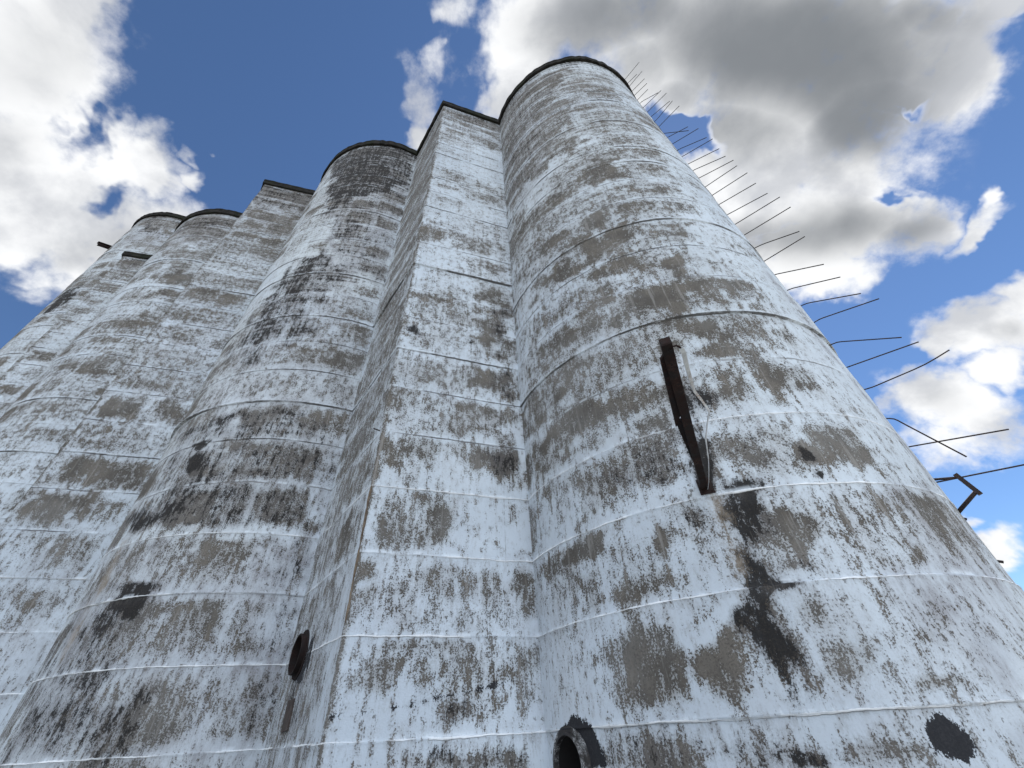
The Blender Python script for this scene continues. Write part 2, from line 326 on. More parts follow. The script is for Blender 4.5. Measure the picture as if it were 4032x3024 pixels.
('S2','s',0.55,(0.21,17.82,0.94,17.9,0.96,17.12,0.35,17.17)),
('S2','s',0.62,(-0.98,16.15,-0.09,16.24,0.64,15.88,0.08,15.09,-0.3,14.21,-0.91,13.32,-1.71,13.5,-1.4,14.61)),
('S2','s',0.6,(-1.97,13.01,-0.69,12.72,-0.1,12.01,-0.66,11.33,-1.37,11.1,-1.69,11.31)),
('S2','s',0.55,(-0.46,12.07,0.6,12.41,0.83,11.69,0.12,11.29)),
('S2','p',0.7,(0.35,11.2,1.04,11.26,1.94,11.03,2.01,10.47,1.21,10.55,0.58,10.77)),
('S2','p',0.6,(0.47,10.13,0.89,10.16,0.93,9.83,0.61,9.81)),
('S2','s',0.7,(-1.27,8.49,-0.48,8.72,-0.28,8.24,-1.04,8.27)),
('S2','p',0.75,(-0.25,8.63,0.7,8.76,0.93,8.27,0.06,8.05)),
('S2','p',0.7,(1.23,8.41,1.79,8.56,1.87,8.19,1.39,8.1)),
('S2','s',0.85,(-1.49,7.85,-0.69,7.88,-0.77,7.64,-1.21,7.57)),
('S2','s',0.9,(-1.31,7.02,-1.11,7.4,-0.52,7.3,-0.75,7,-1.13,6.98)),
('S2','p',0.75,(-0.44,7.53,-0.13,7.75,0.21,7.88,0.92,7.82,1.6,7.83,2.28,7.9,2.2,6.83,1.44,6.76,1.11,7.1,0.08,7.34,-0.22,7.03)),
('S2','s',0.3,(-0.44,7.53,-0.13,7.75,0.21,7.88,0.92,7.82,1.6,7.83,2.28,7.9,2.2,6.83,1.44,6.76,0.87,6.96,0.26,7.21)),
('S2','w',0.5,(-0.62,7.31,0.27,7.25,1.06,7.29,1.18,6.87,0.4,6.9,-0.47,7.01)),
('S2','s',0.5,(-1.26,6.51,-0.75,6.64,0.44,6.36,0.57,6.02,0.01,6.02,-0.63,6.06)),
('S2','p',0.62,(0.56,6.58,1.12,6.57,1.68,6.59,2.24,6.65,2.45,6.03,2.65,5.44,2.14,5.37,1.65,5.32,1.17,5.29,0.69,5.9)),
('S2','s',0.25,(0.56,6.58,1.12,6.57,1.68,6.59,2.24,6.65,2.45,6.03,2.65,5.44,2.14,5.37,1.65,5.32,1.17,5.29,0.69,5.9)),
('S2','s',0.75,(-2.37,5.84,-1.61,5.9,-0.7,6.03,-0.6,5.94,-1.2,5.71,-1.8,5.55)),
('S2','s',0.6,(-2.92,6.23,-1.62,6.14,-0.64,6.01,-0.69,5.85,-1.37,5.72,-2.18,5.73)),
('S2','r',0.6,(-2.14,3.12,-2.1,3.44,-2.07,3.78,-2.03,4.13,-1.97,4.25,-2.09,4.54,-2.14,5.02,-2.2,5.54,-1.96,5.45,-1.87,4.95,-1.78,4.49,-1.86,3.98,-1.94,3.51,-1.95,3.07)),
('S2','p',0.6,(-2.94,4.49,-2.62,4.81,-2.39,5.16,-2.2,5.54,-1.96,5.45,-1.87,4.95,-1.78,4.49,-2.05,4.26)),
('S2','s',0.9,(-1.75,4.51,-0.98,4.41,-0.39,4.35,-0.26,4.25,-0.69,4.22,-1.57,4.26)),
('S2','s',1,(-1.5,4.06,-1.09,4.14,-0.57,4.08,-0.53,3.9,-0.59,3.7,-1.06,3.92,-1.55,4)),
('S2','s',0.6,(-1.72,3.9,-1.33,3.98,-0.83,3.66,-1.33,3.53)),
('S2','s',0.55,(-1.57,2.88,-0.9,2.89,-0.36,2.92,-0.3,2.72,-0.98,2.56,-1.21,2.6)),
('S2','s',0.5,(-2.13,2.42,-1.21,2.6,-1.19,2.14,-2.1,2.07)),
('S2','g',0.8,(-2.11,5.38,-1.51,5.54,-0.72,5.4,-0.09,5.33,0.46,5.29,0.97,5.27,1.47,5.28,1.97,5.31,2.48,5.36,2.49,4.84,2.5,4.35,2.51,3.9,2.52,3.48,2.53,3.08,2.54,2.7,2.54,2.35,2.55,2.01,2.56,1.7,2.56,1.4,2.2,1.42,1.85,1.44,1.5,1.46,1.16,1.48,0.81,1.5,0.46,1.52,0.09,1.54,-0.31,1.55,-0.76,1.57,-1.28,1.59,-1.98,1.61,-2.8,1.98,-2.65,2.27,-2.52,2.57,-2.4,2.88,-2.29,3.21,-2.38,3.58,-2.48,3.98,-2.61,4.41,-2.77,4.88,-3.03,5.41)),
('S2','s',0.35,(1.68,5.19,2.46,5.28,2.48,4.74,2.49,4.24,2.5,3.78,2.51,3.34,2.52,2.94,2.48,2.53,2.45,2.15,2.41,1.8,2.11,1.99,2.11,2.32,2.1,2.67,2.09,3.04,2.08,3.43,2.07,3.86,1.89,4.49)),
('S2','p',0.65,(0.01,3.29,0.26,3.42,0.39,3.14,0.23,3.1,0.04,3.18)),
('S2','p',0.65,(1.13,2.21,1.32,2.39,1.45,2.06,1.34,2.02)),
('S2','s',0.4,(0.12,2.53,0.69,2.62,0.84,2.29,0.3,2.29)),
('S2','s',0.4,(-0.84,1.94,-0.41,2.03,-0.4,1.8,-0.73,1.77)),
('S2','p',0.4,(0.02,4.04,0.51,4.02,0.98,4.01,1.44,4.02,1.89,4.04,1.91,3.49,1.92,2.98,1.46,2.98,0.99,2.99,0.51,3.01,0.28,3.5)),
('B2f','p',0.45,(1.36,5.19,1.87,5.24,2.38,5.3,2.39,4.77,2.4,4.28,1.64,4.42)),
('B1f','t',0.8,(-0.02,1.94,0.57,1.96,0.9,2.01,1.25,2.06,1.51,2.12,1.88,2.17,2.26,2.22,2.64,2.29,2.64,2.26,2.26,2.18,1.88,2.13,1.52,2.08,1.25,2.02,0.91,1.97,0.57,1.93,-0.01,1.91)),
('B1f','s',0.6,(0.9,2.03,1.25,2.07,1.37,2.07,1.35,2.03,1.02,1.99)),
('B2f','p',0.75,(0.04,27.6,1.34,27.63,2.67,27.67,2.9,25.63,1.59,25.6,0.32,25.58)),
('B2f','s',0.3,(0.04,27.6,1.34,27.63,2.67,27.67,2.9,25.63,1.59,25.6,0.32,25.58)),
('B2f','p',0.75,(0.19,24.91,1.46,24.84,2.76,24.77,2.92,23.17,1.6,23.22,0.31,23.27)),
('B2f','p',0.7,(0.18,22.5,0.97,22.51,1.1,21.89,0.5,21.8)),
('B2f','p',0.8,(1.59,22.09,2.61,22.18,2.67,21.7,1.72,21.65)),
('B2f','w',0.6,(-0.11,20,1.31,20.09,2.8,20.19,2.81,18.91,1.84,18.82,0.91,18.72,-0,18.63)),
('B2f','g',0.8,(1.31,11.07,1.94,11.33,2.6,11.6,2.69,10.48,1.93,10.58)),
('B2f','p',0.6,(1.31,11.07,1.94,11.33,2.6,11.6,2.69,10.48,1.93,10.58)),
('B2f','p',0.5,(0.3,11.51,1.34,11.46,1.45,10.66,0.92,10.43)),
('B2f','g',0.6,(0.05,13.47,0.91,13.67,0.94,13.21,0.43,13.02)),
('B2f','p',0.5,(0.3,15.09,1.44,15.28,1.73,14.23,0.45,14.22)),
('B2f','p',0.88,(0.35,8.4,0.54,8.77,1.16,8.84,1.86,8.67,1.89,8.15,1.19,8.09,0.52,8.03)),
('B2f','p',0.7,(0.67,9.72,0.84,10.21,0.99,10.1,0.84,9.55)),
('B2f','p',0.72,(0,7.45,0.46,7.62,0.93,7.79,1.88,7.82,1.82,7.23,1.77,6.68,1.39,6.95,0.72,6.95,0.07,6.96)),
('B2f','p',0.92,(0.53,6.94,0.49,7.49,0.75,7.46,0.78,6.91)),
('B2f','p',0.5,(0.09,11.94,1.01,12.08,1.97,12.21,1.83,11.78,0.64,11.65)),
('B2f','p',0.45,(-0.05,17.11,1.28,17.41,1.36,16.13,0.08,15.89)),
('S3','p',0.6,(-1.69,27.15,0.08,27.45,1.73,27.49,1.88,24.96,0.77,24.5,-0.74,24.66)),
('S3','s',0.3,(-1.69,27.15,0.08,27.45,1.73,27.49,1.88,24.96,0.77,24.5,-0.74,24.66)),
('S3','p',0.5,(-1.37,23.9,0.68,23.75,2.23,23.73,2.02,22.9,0.11,22.04)),
('S3','p',0.88,(-1.55,20.64,-1.4,21.77,0.09,21.36,1.82,21.51,1.86,20.62,0.86,20.42,-0.28,21.03)),
('S3','p',0.75,(0.14,19.11,1.03,19.88,1.54,19.9,1.54,19.2,0.37,18.97)),
('S3','p',0.72,(0.06,17.21,1.03,17.76,1.79,17.61,1.89,17.05,0.4,16.73)),
('S3','p',0.62,(-0.29,16.11,0.22,16.28,0.95,16.21,0.9,15.66,0.01,15.74)),
('S3','p',0.52,(-0.82,14.95,0.24,14.99,1.03,15.25,1.54,15.26,1.13,14.55,-0.27,14.44)),
('S3','p',0.52,(-0.65,12.51,0.66,12.75,0.92,12.09,-0.2,11.94)),
('S3','p',0.5,(-0.08,11.07,0.26,11.21,0.46,10.9)),
('S4','s',0.85,(-1.22,25.85,-0.32,26.39,-0.03,25.51,-0.11,24.1,-0.36,23.97,-0.82,23.75)),  # dark recess in the far silo, its shade painted as a patch
('B3f','p',0.7,(0.03,16.89,-0.04,17.83,0.15,17.86,0.22,17.04)),
('S4','s',0.6,(-0.09,33.77,-0.24,36.7,0.15,36.5,0.45,33.75)),
('B3f','p',0.6,(0.06,24.81,-0.12,27.83,1.17,28.05,0.88,26.15,0.38,24.9)),
('S4','s',0.4,(-0.22,33.03,0.57,34.29,1.32,34.78,1.5,33.28)),
('S2','s',0.7,(-2.52,27.21,-1.12,27.27,0.05,28.33,2.48,28.35,2.6,23.77,1.62,22.12,0.72,21.02,-0.62,20.02,-1.44,23.03)),
('S2','g',0.8,(-2.23,26.31,-1.12,27.27,0.05,28.33,2.48,28.35,2.52,24.48,2.55,21.33,2.58,18.71,2.55,15.43,1.6,14.91,0.67,14.66,0.31,16.19,-0.12,18,-0.67,20.21,-1.48,23.16)),
('B2f','g',0.8,(-0.27,27.42,1.19,27.66,2.7,27.91,2.87,25.21,3.01,22.85,1.57,22.68,0.18,22.5,-0.03,24.8)),
('B2f','s',0.42,(-0.27,27.42,1.19,27.66,2.7,27.91,2.94,25.45,1.54,25.17,0.19,24.91)),
('S3','g',0.75,(-1.76,26.06,-1.19,28.38,1.76,27.95,2.04,24.5,0.81,23.86,-0.95,24.02)),
('S3','s',0.4,(-1.76,26.06,-1.19,28.38,1.76,27.95,1.98,26.2,0.87,25.27,-0.57,24.97)),
('S4','g',0.6,(-0.81,34,0.41,37.38,1.83,37.06,2.67,32.1,1.39,31.27,-0.31,31.1)),
('S2','g',0.6,(-0.12,16.36,1.21,16.48,1.49,15,1.74,13.7,1.97,12.53,2.17,11.48,2.36,10.52,2.53,9.64,2.69,8.83,2.84,8.09,2.98,7.39,3.11,6.75,3.23,6.14,3.35,5.58,2.8,5.47,2.29,5.39,1.8,5.33,1.33,5.3,0.86,5.28,0.37,5.29,-0.16,5.32,-0.76,5.38,-1.51,5.49,-3.08,5.87,-3.17,6.48,-2.2,6.97,-2.2,7.56,-2.2,8.19,-2.2,8.88,-2.83,9.92,-2.47,10.52,-2.19,11.23,-1.95,12.01,-1.73,12.88,-1.28,13.56,-0.88,14.37,-0.5,15.3)),
('S2','s',0.52,(-0.12,16.36,1.16,15.75,0.87,14.55,0.6,13.48,0.35,12.53,0.11,11.67,-0.6,10.58,-1.63,11.21,-1.48,12.05,-1.32,12.97,-1.16,13.99,-0.63,15.06)),
('S2','s',0.45,(-3.13,9.24,-1.33,8.65,-0.48,8.6,0.22,8.68,0.85,8.83,1.59,8.32,2.28,7.9,2.36,7.21,2.42,6.57,2.48,5.98,2.54,5.43,2.04,5.36,1.56,5.31,1.08,5.29,0.6,5.28,0.08,5.3,-0.48,5.34,-1.15,5.43,-2.14,5.62,-2.01,6.08,-1.9,6.57,-1.78,7.09,-2.21,7.97)),
('B2f','p',0.4,(-1.05,13.22,-0.67,13.97,-0.26,14.78,0.18,15.65,0.67,16.6,1.19,17.63,2.23,16.61,3.22,15.63,3.07,14.2,2.93,12.91,2.81,11.75,2.7,10.7,1.84,10.57,1.01,10.45,0.22,10.33,-0.38,11.7)),
('S3','p',0.35,(-1.58,16.75,-0.82,17.38,0.75,17.47,1.89,18.03,1.94,16.51,1.99,15.13,2.03,13.87,2.07,12.72,2.11,11.66,1.64,11.16,1.16,10.72,0.67,10.33,0.12,9.99,-1.52,11.75)),
('B2f','g',0.4,(-2.69,10.98,-2.5,11.59,-2.3,12.24,-2.09,12.93,-1.87,13.68,-1.63,14.48,-1.36,15.34,-1.08,16.27,-0.77,17.28,-0.44,18.37,0.82,17.43,2.04,16.51,3.22,15.63,3.05,14.41,2.89,13.31,2.75,12.29,2.62,11.36,2.5,10.5,2.39,9.71,2.29,8.97,2.19,8.29,2.1,7.65,2.02,7.06,1.94,6.5,1.31,6.46,0.7,6.43,0.11,6.4,-0.29,7.05,-0.71,7.74,-1.16,8.47,-1.63,9.26,-2.14,10.09)),
('S1','g',0.6,(-4.66,27.02,-2.21,23.1,-1.89,19.6,-2.39,17.53,-2.85,15.85,-3.66,15.96,-4.81,16.77,-4.78,18.72,-4.75,21.01,-4.71,23.74)),
('S1','p',0.42,(-4.43,14.81,-3.53,14.93,-2.79,15.45,-2.1,16.27,-1.39,17.42,-0.55,16.36,0.3,15.8,0.42,14.11,0.52,12.68,0.61,11.45,0.14,10.02,-0.22,8.88,-0.7,9,-1.18,9.2,-1.67,9.48,-2.2,9.86,-2.8,10.39,-3.55,11.18,-4.7,12.6)),
('S1','p',0.48,(-4.2,10.05,-3.35,9.77,-2.68,9.72,-2.09,9.79,-1.55,9.66,-1.03,9.62,-0.49,9.67,0.08,9.82,-0.24,8.84,-0.5,8,-0.73,7.27,-0.93,6.62,-1.11,6.04,-1.27,5.51,-1.7,5.48,-2.14,5.47,-2.62,5.49,-3.15,5.56,-3.8,5.89,-4.76,6.43,-4.65,7.04,-4.54,7.7,-4.43,8.41,-4.32,9.2)),
('S1','g',0.35,(-4.2,10.05,-3.35,9.77,-2.68,9.72,-2.09,9.79,-1.55,9.66,-1.03,9.62,-0.49,9.67,0.08,9.82,-0.24,8.84,-0.5,8,-0.73,7.27,-0.93,6.62,-1.11,6.04,-1.27,5.51,-1.7,5.48,-2.14,5.47,-2.62,5.49,-3.15,5.56,-3.8,5.89,-4.76,6.43,-4.65,7.04,-4.54,7.7,-4.43,8.41,-4.32,9.2)),
('S1','p',0.36,(-0.3,9.88,0.18,9.41,0.68,9.05,0.69,8.19,0.69,7.43,0.7,6.75,0.67,6.25,0.65,5.79,0.09,5.61,-0.39,5.49,-0.84,5.4,-1.15,5.57,-1.48,5.75,-1.33,6.27,-1.17,6.84,-0.99,7.47,-0.79,8.17,-0.56,8.97)),
('S1','g',0.9,(2.3,10.58,2.32,9.67,2.34,8.85,2.36,8.12,2.37,7.46,2.39,6.85,2.47,6.37,2.56,5.92,2.66,5.51,2.68,5.13,2.69,4.77,2.71,4.44,3.01,5.79,2.5,5.98)),  # greyer, darker tone on the right flank
('S1','g',0.85,(1.09,4,1.63,4.05,2.58,4.22,2.61,3.93,2.63,3.66,2.66,3.4,2.69,3.16,2.72,2.93,2.74,2.71,1.94,2.36,1.53,2.1,1.23,1.87,0.98,1.66,0.77,1.46,0.72,1.62,0.67,1.78,0.62,1.95,0.56,2.13,0.5,2.32,0.45,2.52,0.55,2.77,0.66,3.04,0.79,3.33,0.93,3.65)),  # greyer, darker tone, lower part of the right flank
('S1','p',0.32,(-4.61,4.12,-3.94,4.07,-3.44,4.07,-3,4.09,-2.62,4.13,-2.15,4.09,-1.71,4.07,-1.81,3.74,-1.91,3.44,-2,3.15,-2.08,2.88,-2.39,2.85,-2.72,2.82,-3.08,2.8,-3.48,2.79,-4,2.88,-4.72,3.01,-4.68,3.36,-4.65,3.73)),
('B1f','g',0.3,(2.63,4.22,3.31,4.26,3.29,3.81,3.26,3.4,3.24,3.02,3.22,2.66,3.2,2.33,3.18,2.02,3.17,1.72,2.53,1.75,2.54,2.03,2.55,2.34,2.57,2.66,2.58,3.01,2.6,3.39,2.61,3.79)),
('B1f','p',0.3,(0.68,3.88,1.12,3.89,1.58,3.9,2.05,3.91,2.54,3.93,3.05,3.94,3.05,3.53,3.05,3.14,3.05,2.78,3.05,2.45,3.05,2.13,2.63,2.14,2.23,2.15,1.84,2.16,1.46,2.17,1.09,2.18,0.74,2.19,0.39,2.19,0.44,2.48,0.49,2.8,0.55,3.13,0.61,3.49)),
('S1','s',0.8,(-1.33,5.7,-0.98,5.61,-1.11,5.1,-1.22,4.64,-1.32,4.22,-1.47,4.2,-1.51,4.56,-1.56,4.94)),
('S1','s',0.6,(-1.56,4.24,-1.25,4.17,-1.23,3.87,-1.43,4.06)),
('S2','s',0.6,(-1.21,14.11,-1.09,12.42,-0.99,10.97,-2.17,11.17)),
('S2','s',0.4,(-3.19,3.64,-2.58,3.96,-2.05,4.26,-1.14,4.27,-0.49,4.33,-0.47,3.87,-0.45,3.45,-0.44,3.05,-0.62,2.81,-0.81,2.58,-0.99,2.35,-1.19,2.14,-2.18,1.96,-2.64,2.37,-3.23,2.89)),
('S2','s',0.42,(-2.8,1.98,-2,2.14,-1.5,2.3,-1.1,2.48,-0.45,2.4,0.09,2.33,0.58,2.27,0.63,1.9,0.68,1.55,0.27,1.56,-0.16,1.57,-0.64,1.58,-1.21,1.59,-1.98,1.61)),
('B2f','g',0.5,(0.71,5.41,1.12,5.71,1.56,6.01,2.02,6.34,2.2,5.72,2.36,5.13,2.52,4.58,2.66,4.06,2.8,3.57,2.66,3.24,2.53,2.93,2.4,2.63,2.1,3.12,1.78,3.65,1.45,4.2,1.09,4.79)),
('S1','s',0.84,(-1.08,4.14,-0.73,4.08,-0.89,3.62,-1.1,3.25,-0.91,3.14,-1.04,2.92,-1.14,2.74,-1.17,2.33,-1.17,2.08,-1.21,1.83,-1.3,1.84,-1.37,2.02,-1.43,2.32,-1.42,2.67,-1.38,2.85,-1.22,3.17,-1.33,3.6)),
('S1','p',0.5,(-1.08,4.14,-0.71,4,-0.35,3.88,-0.37,3.56,-0.4,3.25,-0.64,2.84,-0.87,2.55,-1.08,2.28,-1.14,2.05,-1.19,1.83,-1.38,1.99,-1.4,2.2,-1.42,2.43,-1.43,2.67,-1.4,2.96,-1.36,3.27,-1.33,3.6)),
('B1s','t',0.8,(2.21,3.27,1.85,3.27,1.57,3.09,1.51,2.88,1.53,2.69,1.73,2.6,1.67,2.44,2.19,2.49,2.45,2.68,1.9,2.84,1.83,3.08)),
('B1s','s',0.5,(2.3,2.51,1.63,2.45,1.52,2.15,1.42,1.86,2.13,1.89,2.21,2.19)),
('S1','p',0.5,(-4.15,28.41,-2.5,26.5,-1.21,26.77,-0.68,22.53,-1.39,18.03,-2.31,17.33,-3.28,19.04,-4.98,22.91,-4.94,26.64)),
('S1','s',0.3,(-3.98,27.38,-2.04,26.67,-0.98,25.49,-1.24,23.37,-2.89,22.26,-4.53,23.41)),
('S1','p',0.38,(-1,27.11,0.12,25.52,1.5,25.66,1.49,22.52,1.47,19.96,1.46,17.84,1.35,15.96,1.25,14.39,1.17,13.05,0.64,13.95,0.14,15.13,-0.5,16.63,-1.2,18.71,-1.11,22.27)),
('B1f','p',0.3,(0.05,11.4,0.77,11.43,1.51,11.46,2.27,11.49,3.07,11.52,3.06,10.34,3.06,9.3,3.05,8.37,3.05,7.54,3.04,6.79,2.48,6.7,1.95,6.61,1.43,6.53,0.94,6.46,0.46,6.38,0.01,6.31,0.01,6.95,0.02,7.65,0.03,8.43,0.03,9.31,0.04,10.29)),
('B2f','p',0.4,(-0.59,20.11,-0.07,21.37,0.51,22.75,1.14,24.28,1.84,25.98,2.62,27.87,3.05,24.33,3.42,21.35,2.77,19.04,1.82,18.65,0.92,18.29,0.05,17.94,-0.77,17.61)),
('S2','p',0.3,(-0.89,15.88,0.37,15.41,1.42,15.39,1.68,13.83,1.91,12.46,2.12,11.25,2.3,10.16,2.47,9.17,1.78,9.02,1.11,8.95,0.42,8.96,-0.34,9.06,-1.3,9.32,-1.15,10.24,-0.99,11.27,-0.97,12.25,-0.95,13.34,-0.92,14.54)),
('S4','g',0.8,(-0.81,34,-0.73,36.73,1.83,37.06,2.39,33.88,2.17,31.71,-0.49,31.38)),
('S4','p',0.55,(-1.15,35.26,0.79,36.56,1.97,37.01,2.15,34.48,0.91,33.57)),
('S4','s',0.4,(-1.2,35.84,0.79,36.56,1.83,37.06,1.81,35.89,0.31,34.81)),
('S4','p',0.4,(-0.31,31.1,1.11,33.12,2.19,32.2,0.48,31.04)),
('B3f','p',0.42,(-0.8,21.63,-0.9,23.77,-1.01,26.18,-0.05,27.28,0.56,24.53,1.11,22.09,0.76,20.85,0.45,19.7,0.15,18.62)),
]

RODS=[[(0.1,28.05),(1.09,28.16)],[(0.11,27.43),(0.67,27.25)],[(0.1,26.9),(0.91,26.99)],[(0.07,26.21),(0.78,26.07)],[(0.02,25.59),(0.73,25.43)],[(-0.06,24.91),(0.6,24.84)],[(-0.1,24.37),(0.1,24.38),(0.8,23.69)],[(-0.1,23.78),(0.94,23.62)],[(-0.1,23.09),(1.01,23.0)],[(-0.09,22.47),(0.9,22.18)],[(-0.08,21.87),(0.1,21.81),(0.97,22.0)],[(-0.09,21.17),(1.02,21.19)],[(-0.08,20.58),(0.69,19.11)],[(-0.06,19.98),(0.76,19.37)],[(-0.06,19.27),(0.96,18.7)],[(-0.06,18.61),(0.09,18.55),(0.95,17.8)],[(-0.06,18.02),(1.05,17.44)],[(-0.05,17.34),(0.99,16.67)],[(-0.05,16.75),(0.05,16.72),(0.97,16.06)],[(-0.06,16.15),(1.05,15.57)],[(-0.05,15.46),(1.02,15.2)],[(-0.04,14.83),(1.08,14.55)],[(-0.05,14.21),(1.05,13.87)],[(-0.04,13.54),(1.08,13.16)],[(-0.04,12.94),(1.22,12.7)],[(-0.03,12.31),(1.23,12.1)],[(-0.03,11.62),(0.2,11.56),(1.0,11.15)],[(-0.02,10.98),(1.01,10.89)],[(-0.02,10.37),(0.05,10.34),(0.9,9.78)],[(-0.02,9.7),(0.11,9.67),(0.96,9.2)],[(-0.02,9.07),(0.15,9.05),(1.02,8.53)],[(-0.03,8.46),(0.15,8.48),(1.18,8.19)],[(-0.03,7.75),(0.14,7.74),(1.0,7.16)],[(-0.03,7.1),(1.14,6.92)],[(-0.03,6.5),(0.13,6.47),(0.98,6.45),(1.37,6.52)],[(-0.03,5.81),(0.09,5.74),(0.15,5.59),(0.53,4.72)],[(-0.02,5.18),(1.17,4.91)],[(-0.01,4.49),(1.07,4.35)],[(-0.03,3.88),(0.01,3.85)],[(-0.02,3.23),(0.04,3.2)]]

COVER=[(-0.403,0.069,0.12,0.067,144.0,1.0),(-0.338,0.045,0.056,0.028,173.0,1.0),(-0.43,0.156,0.097,0.069,164.0,1.0),(-0.354,0.137,0.049,0.041,-168.0,1.0),(-0.331,0.149,0.041,0.026,132.0,1.0),(-0.403,0.192,0.084,0.034,-169.0,1.0),(-0.445,0.216,0.064,0.031,-166.0,0.9),(-0.3,0.046,0.027,0.012,177.0,0.7),(-0.03,0.067,0.022,0.019,169.0,0.66),(-0.002,0.106,0.031,0.027,101.0,0.34),(-0.021,0.077,0.041,0.031,177.0,0.24),(-0.049,0.118,0.034,0.027,108.0,0.26),(-0.073,0.126,0.036,0.021,76.0,0.62),(-0.084,0.155,0.019,0.014,110.0,0.7),(-0.052,0.155,0.024,0.019,177.0,0.6),(-0.058,0.106,0.015,0.013,124.0,0.5),(-0.294,0.153,0.01,0.007,144.0,0.55),(-0.304,0.171,0.012,0.009,148.0,0.6),(-0.279,0.157,0.007,0.005,167.0,0.45),(0.081,0.078,0.088,0.037,-177.0,1.0),(0.03,0.097,0.045,0.042,86.0,1.0),(0.229,0.098,0.168,0.076,-175.0,1.0),(0.034,0.136,0.052,0.022,-177.0,1.0),(0.295,0.178,0.125,0.069,-175.0,1.0),(0.343,0.11,0.087,0.052,-164.0,1.0),(0.402,0.112,0.052,0.025,60.0,1.0),(0.397,0.068,0.023,0.017,153.0,0.9),(0.275,0.228,0.113,0.051,180.0,1.0),(0.381,0.246,0.068,0.039,180.0,1.0),(0.328,0.283,0.083,0.04,157.0,1.0),(0.214,0.208,0.062,0.027,-179.0,1.0),(0.42,0.219,0.029,0.017,-178.0,0.9),(0.131,0.136,0.037,0.023,-173.0,1.0),(0.199,0.181,0.029,0.01,-170.0,0.8),(0.474,0.226,0.036,0.013,116.0,0.8),(0.482,0.196,0.014,0.01,66.0,0.8),(0.517,0.318,0.049,0.033,147.0,1.0),(0.53,0.284,0.03,0.025,32.0,1.0),(0.495,0.338,0.027,0.02,170.0,0.9),(0.505,0.411,0.055,0.045,158.0,1.0),(0.547,0.418,0.055,0.041,154.0,1.0),(0.468,0.388,0.026,0.013,133.0,0.6),(0.551,0.36,0.031,0.026,64.0,1.0),(0.619,0.562,0.035,0.022,87.0,1.0),(0.584,0.544,0.015,0.011,96.0,0.6),(0.463,0.431,0.023,0.018,76.0,0.7),(0.54,0.458,0.055,0.028,155.0,0.8),(0.424,0.236,0.043,0.024,141.0,0.95),(0.447,0.215,0.015,0.01,144.0,0.7),(0.377,0.297,0.058,0.024,153.0,0.9)]
HOLES=[(-0.361,0.114,0.016,0.011,149.0,0.62),(-0.379,0.161,0.014,0.009,176.0,0.55),(-0.376,0.104,0.008,0.005,143.0,0.35),(-0.473,0.209,0.03,0.019,-171.0,0.55),(-0.513,0.268,0.029,0.026,147.0,0.8),(0.201,0.167,0.04,0.013,-163.0,1.0),(0.168,0.153,0.024,0.008,-163.0,0.9),(0.381,0.141,0.01,0.005,-173.0,0.5),(0.405,0.21,0.015,0.008,-178.0,0.65),(0.487,0.25,0.042,0.01,118.0,0.7),(0.175,0.151,0.016,0.007,-177.0,0.8)]
THICK=[(0.269,0.105,0.145,0.075,-172.0,1.0),(0.123,0.073,0.122,0.041,-177.0,0.75),(0.341,0.145,0.079,0.054,-158.0,0.9),(0.25,0.168,0.087,0.044,-176.0,0.7),(0.363,0.253,0.091,0.037,160.0,0.75),(0.424,0.236,0.043,0.022,145.0,0.65),(0.15,0.114,0.066,0.039,-173.0,0.55),(-0.376,0.067,0.06,0.035,149.0,0.36),(-0.423,0.131,0.051,0.035,151.0,0.4),(-0.4,0.215,0.063,0.022,-167.0,0.36),(-0.385,0.131,0.032,0.02,173.0,0.22),(0.538,0.312,0.02,0.018,35.0,0.45),(0.523,0.416,0.034,0.025,157.0,0.35),(0.19,0.141,0.044,0.023,-175.0,0.6),(0.301,0.27,0.095,0.031,164.0,0.55),(0.346,0.082,0.065,0.026,-175.0,0.7)]

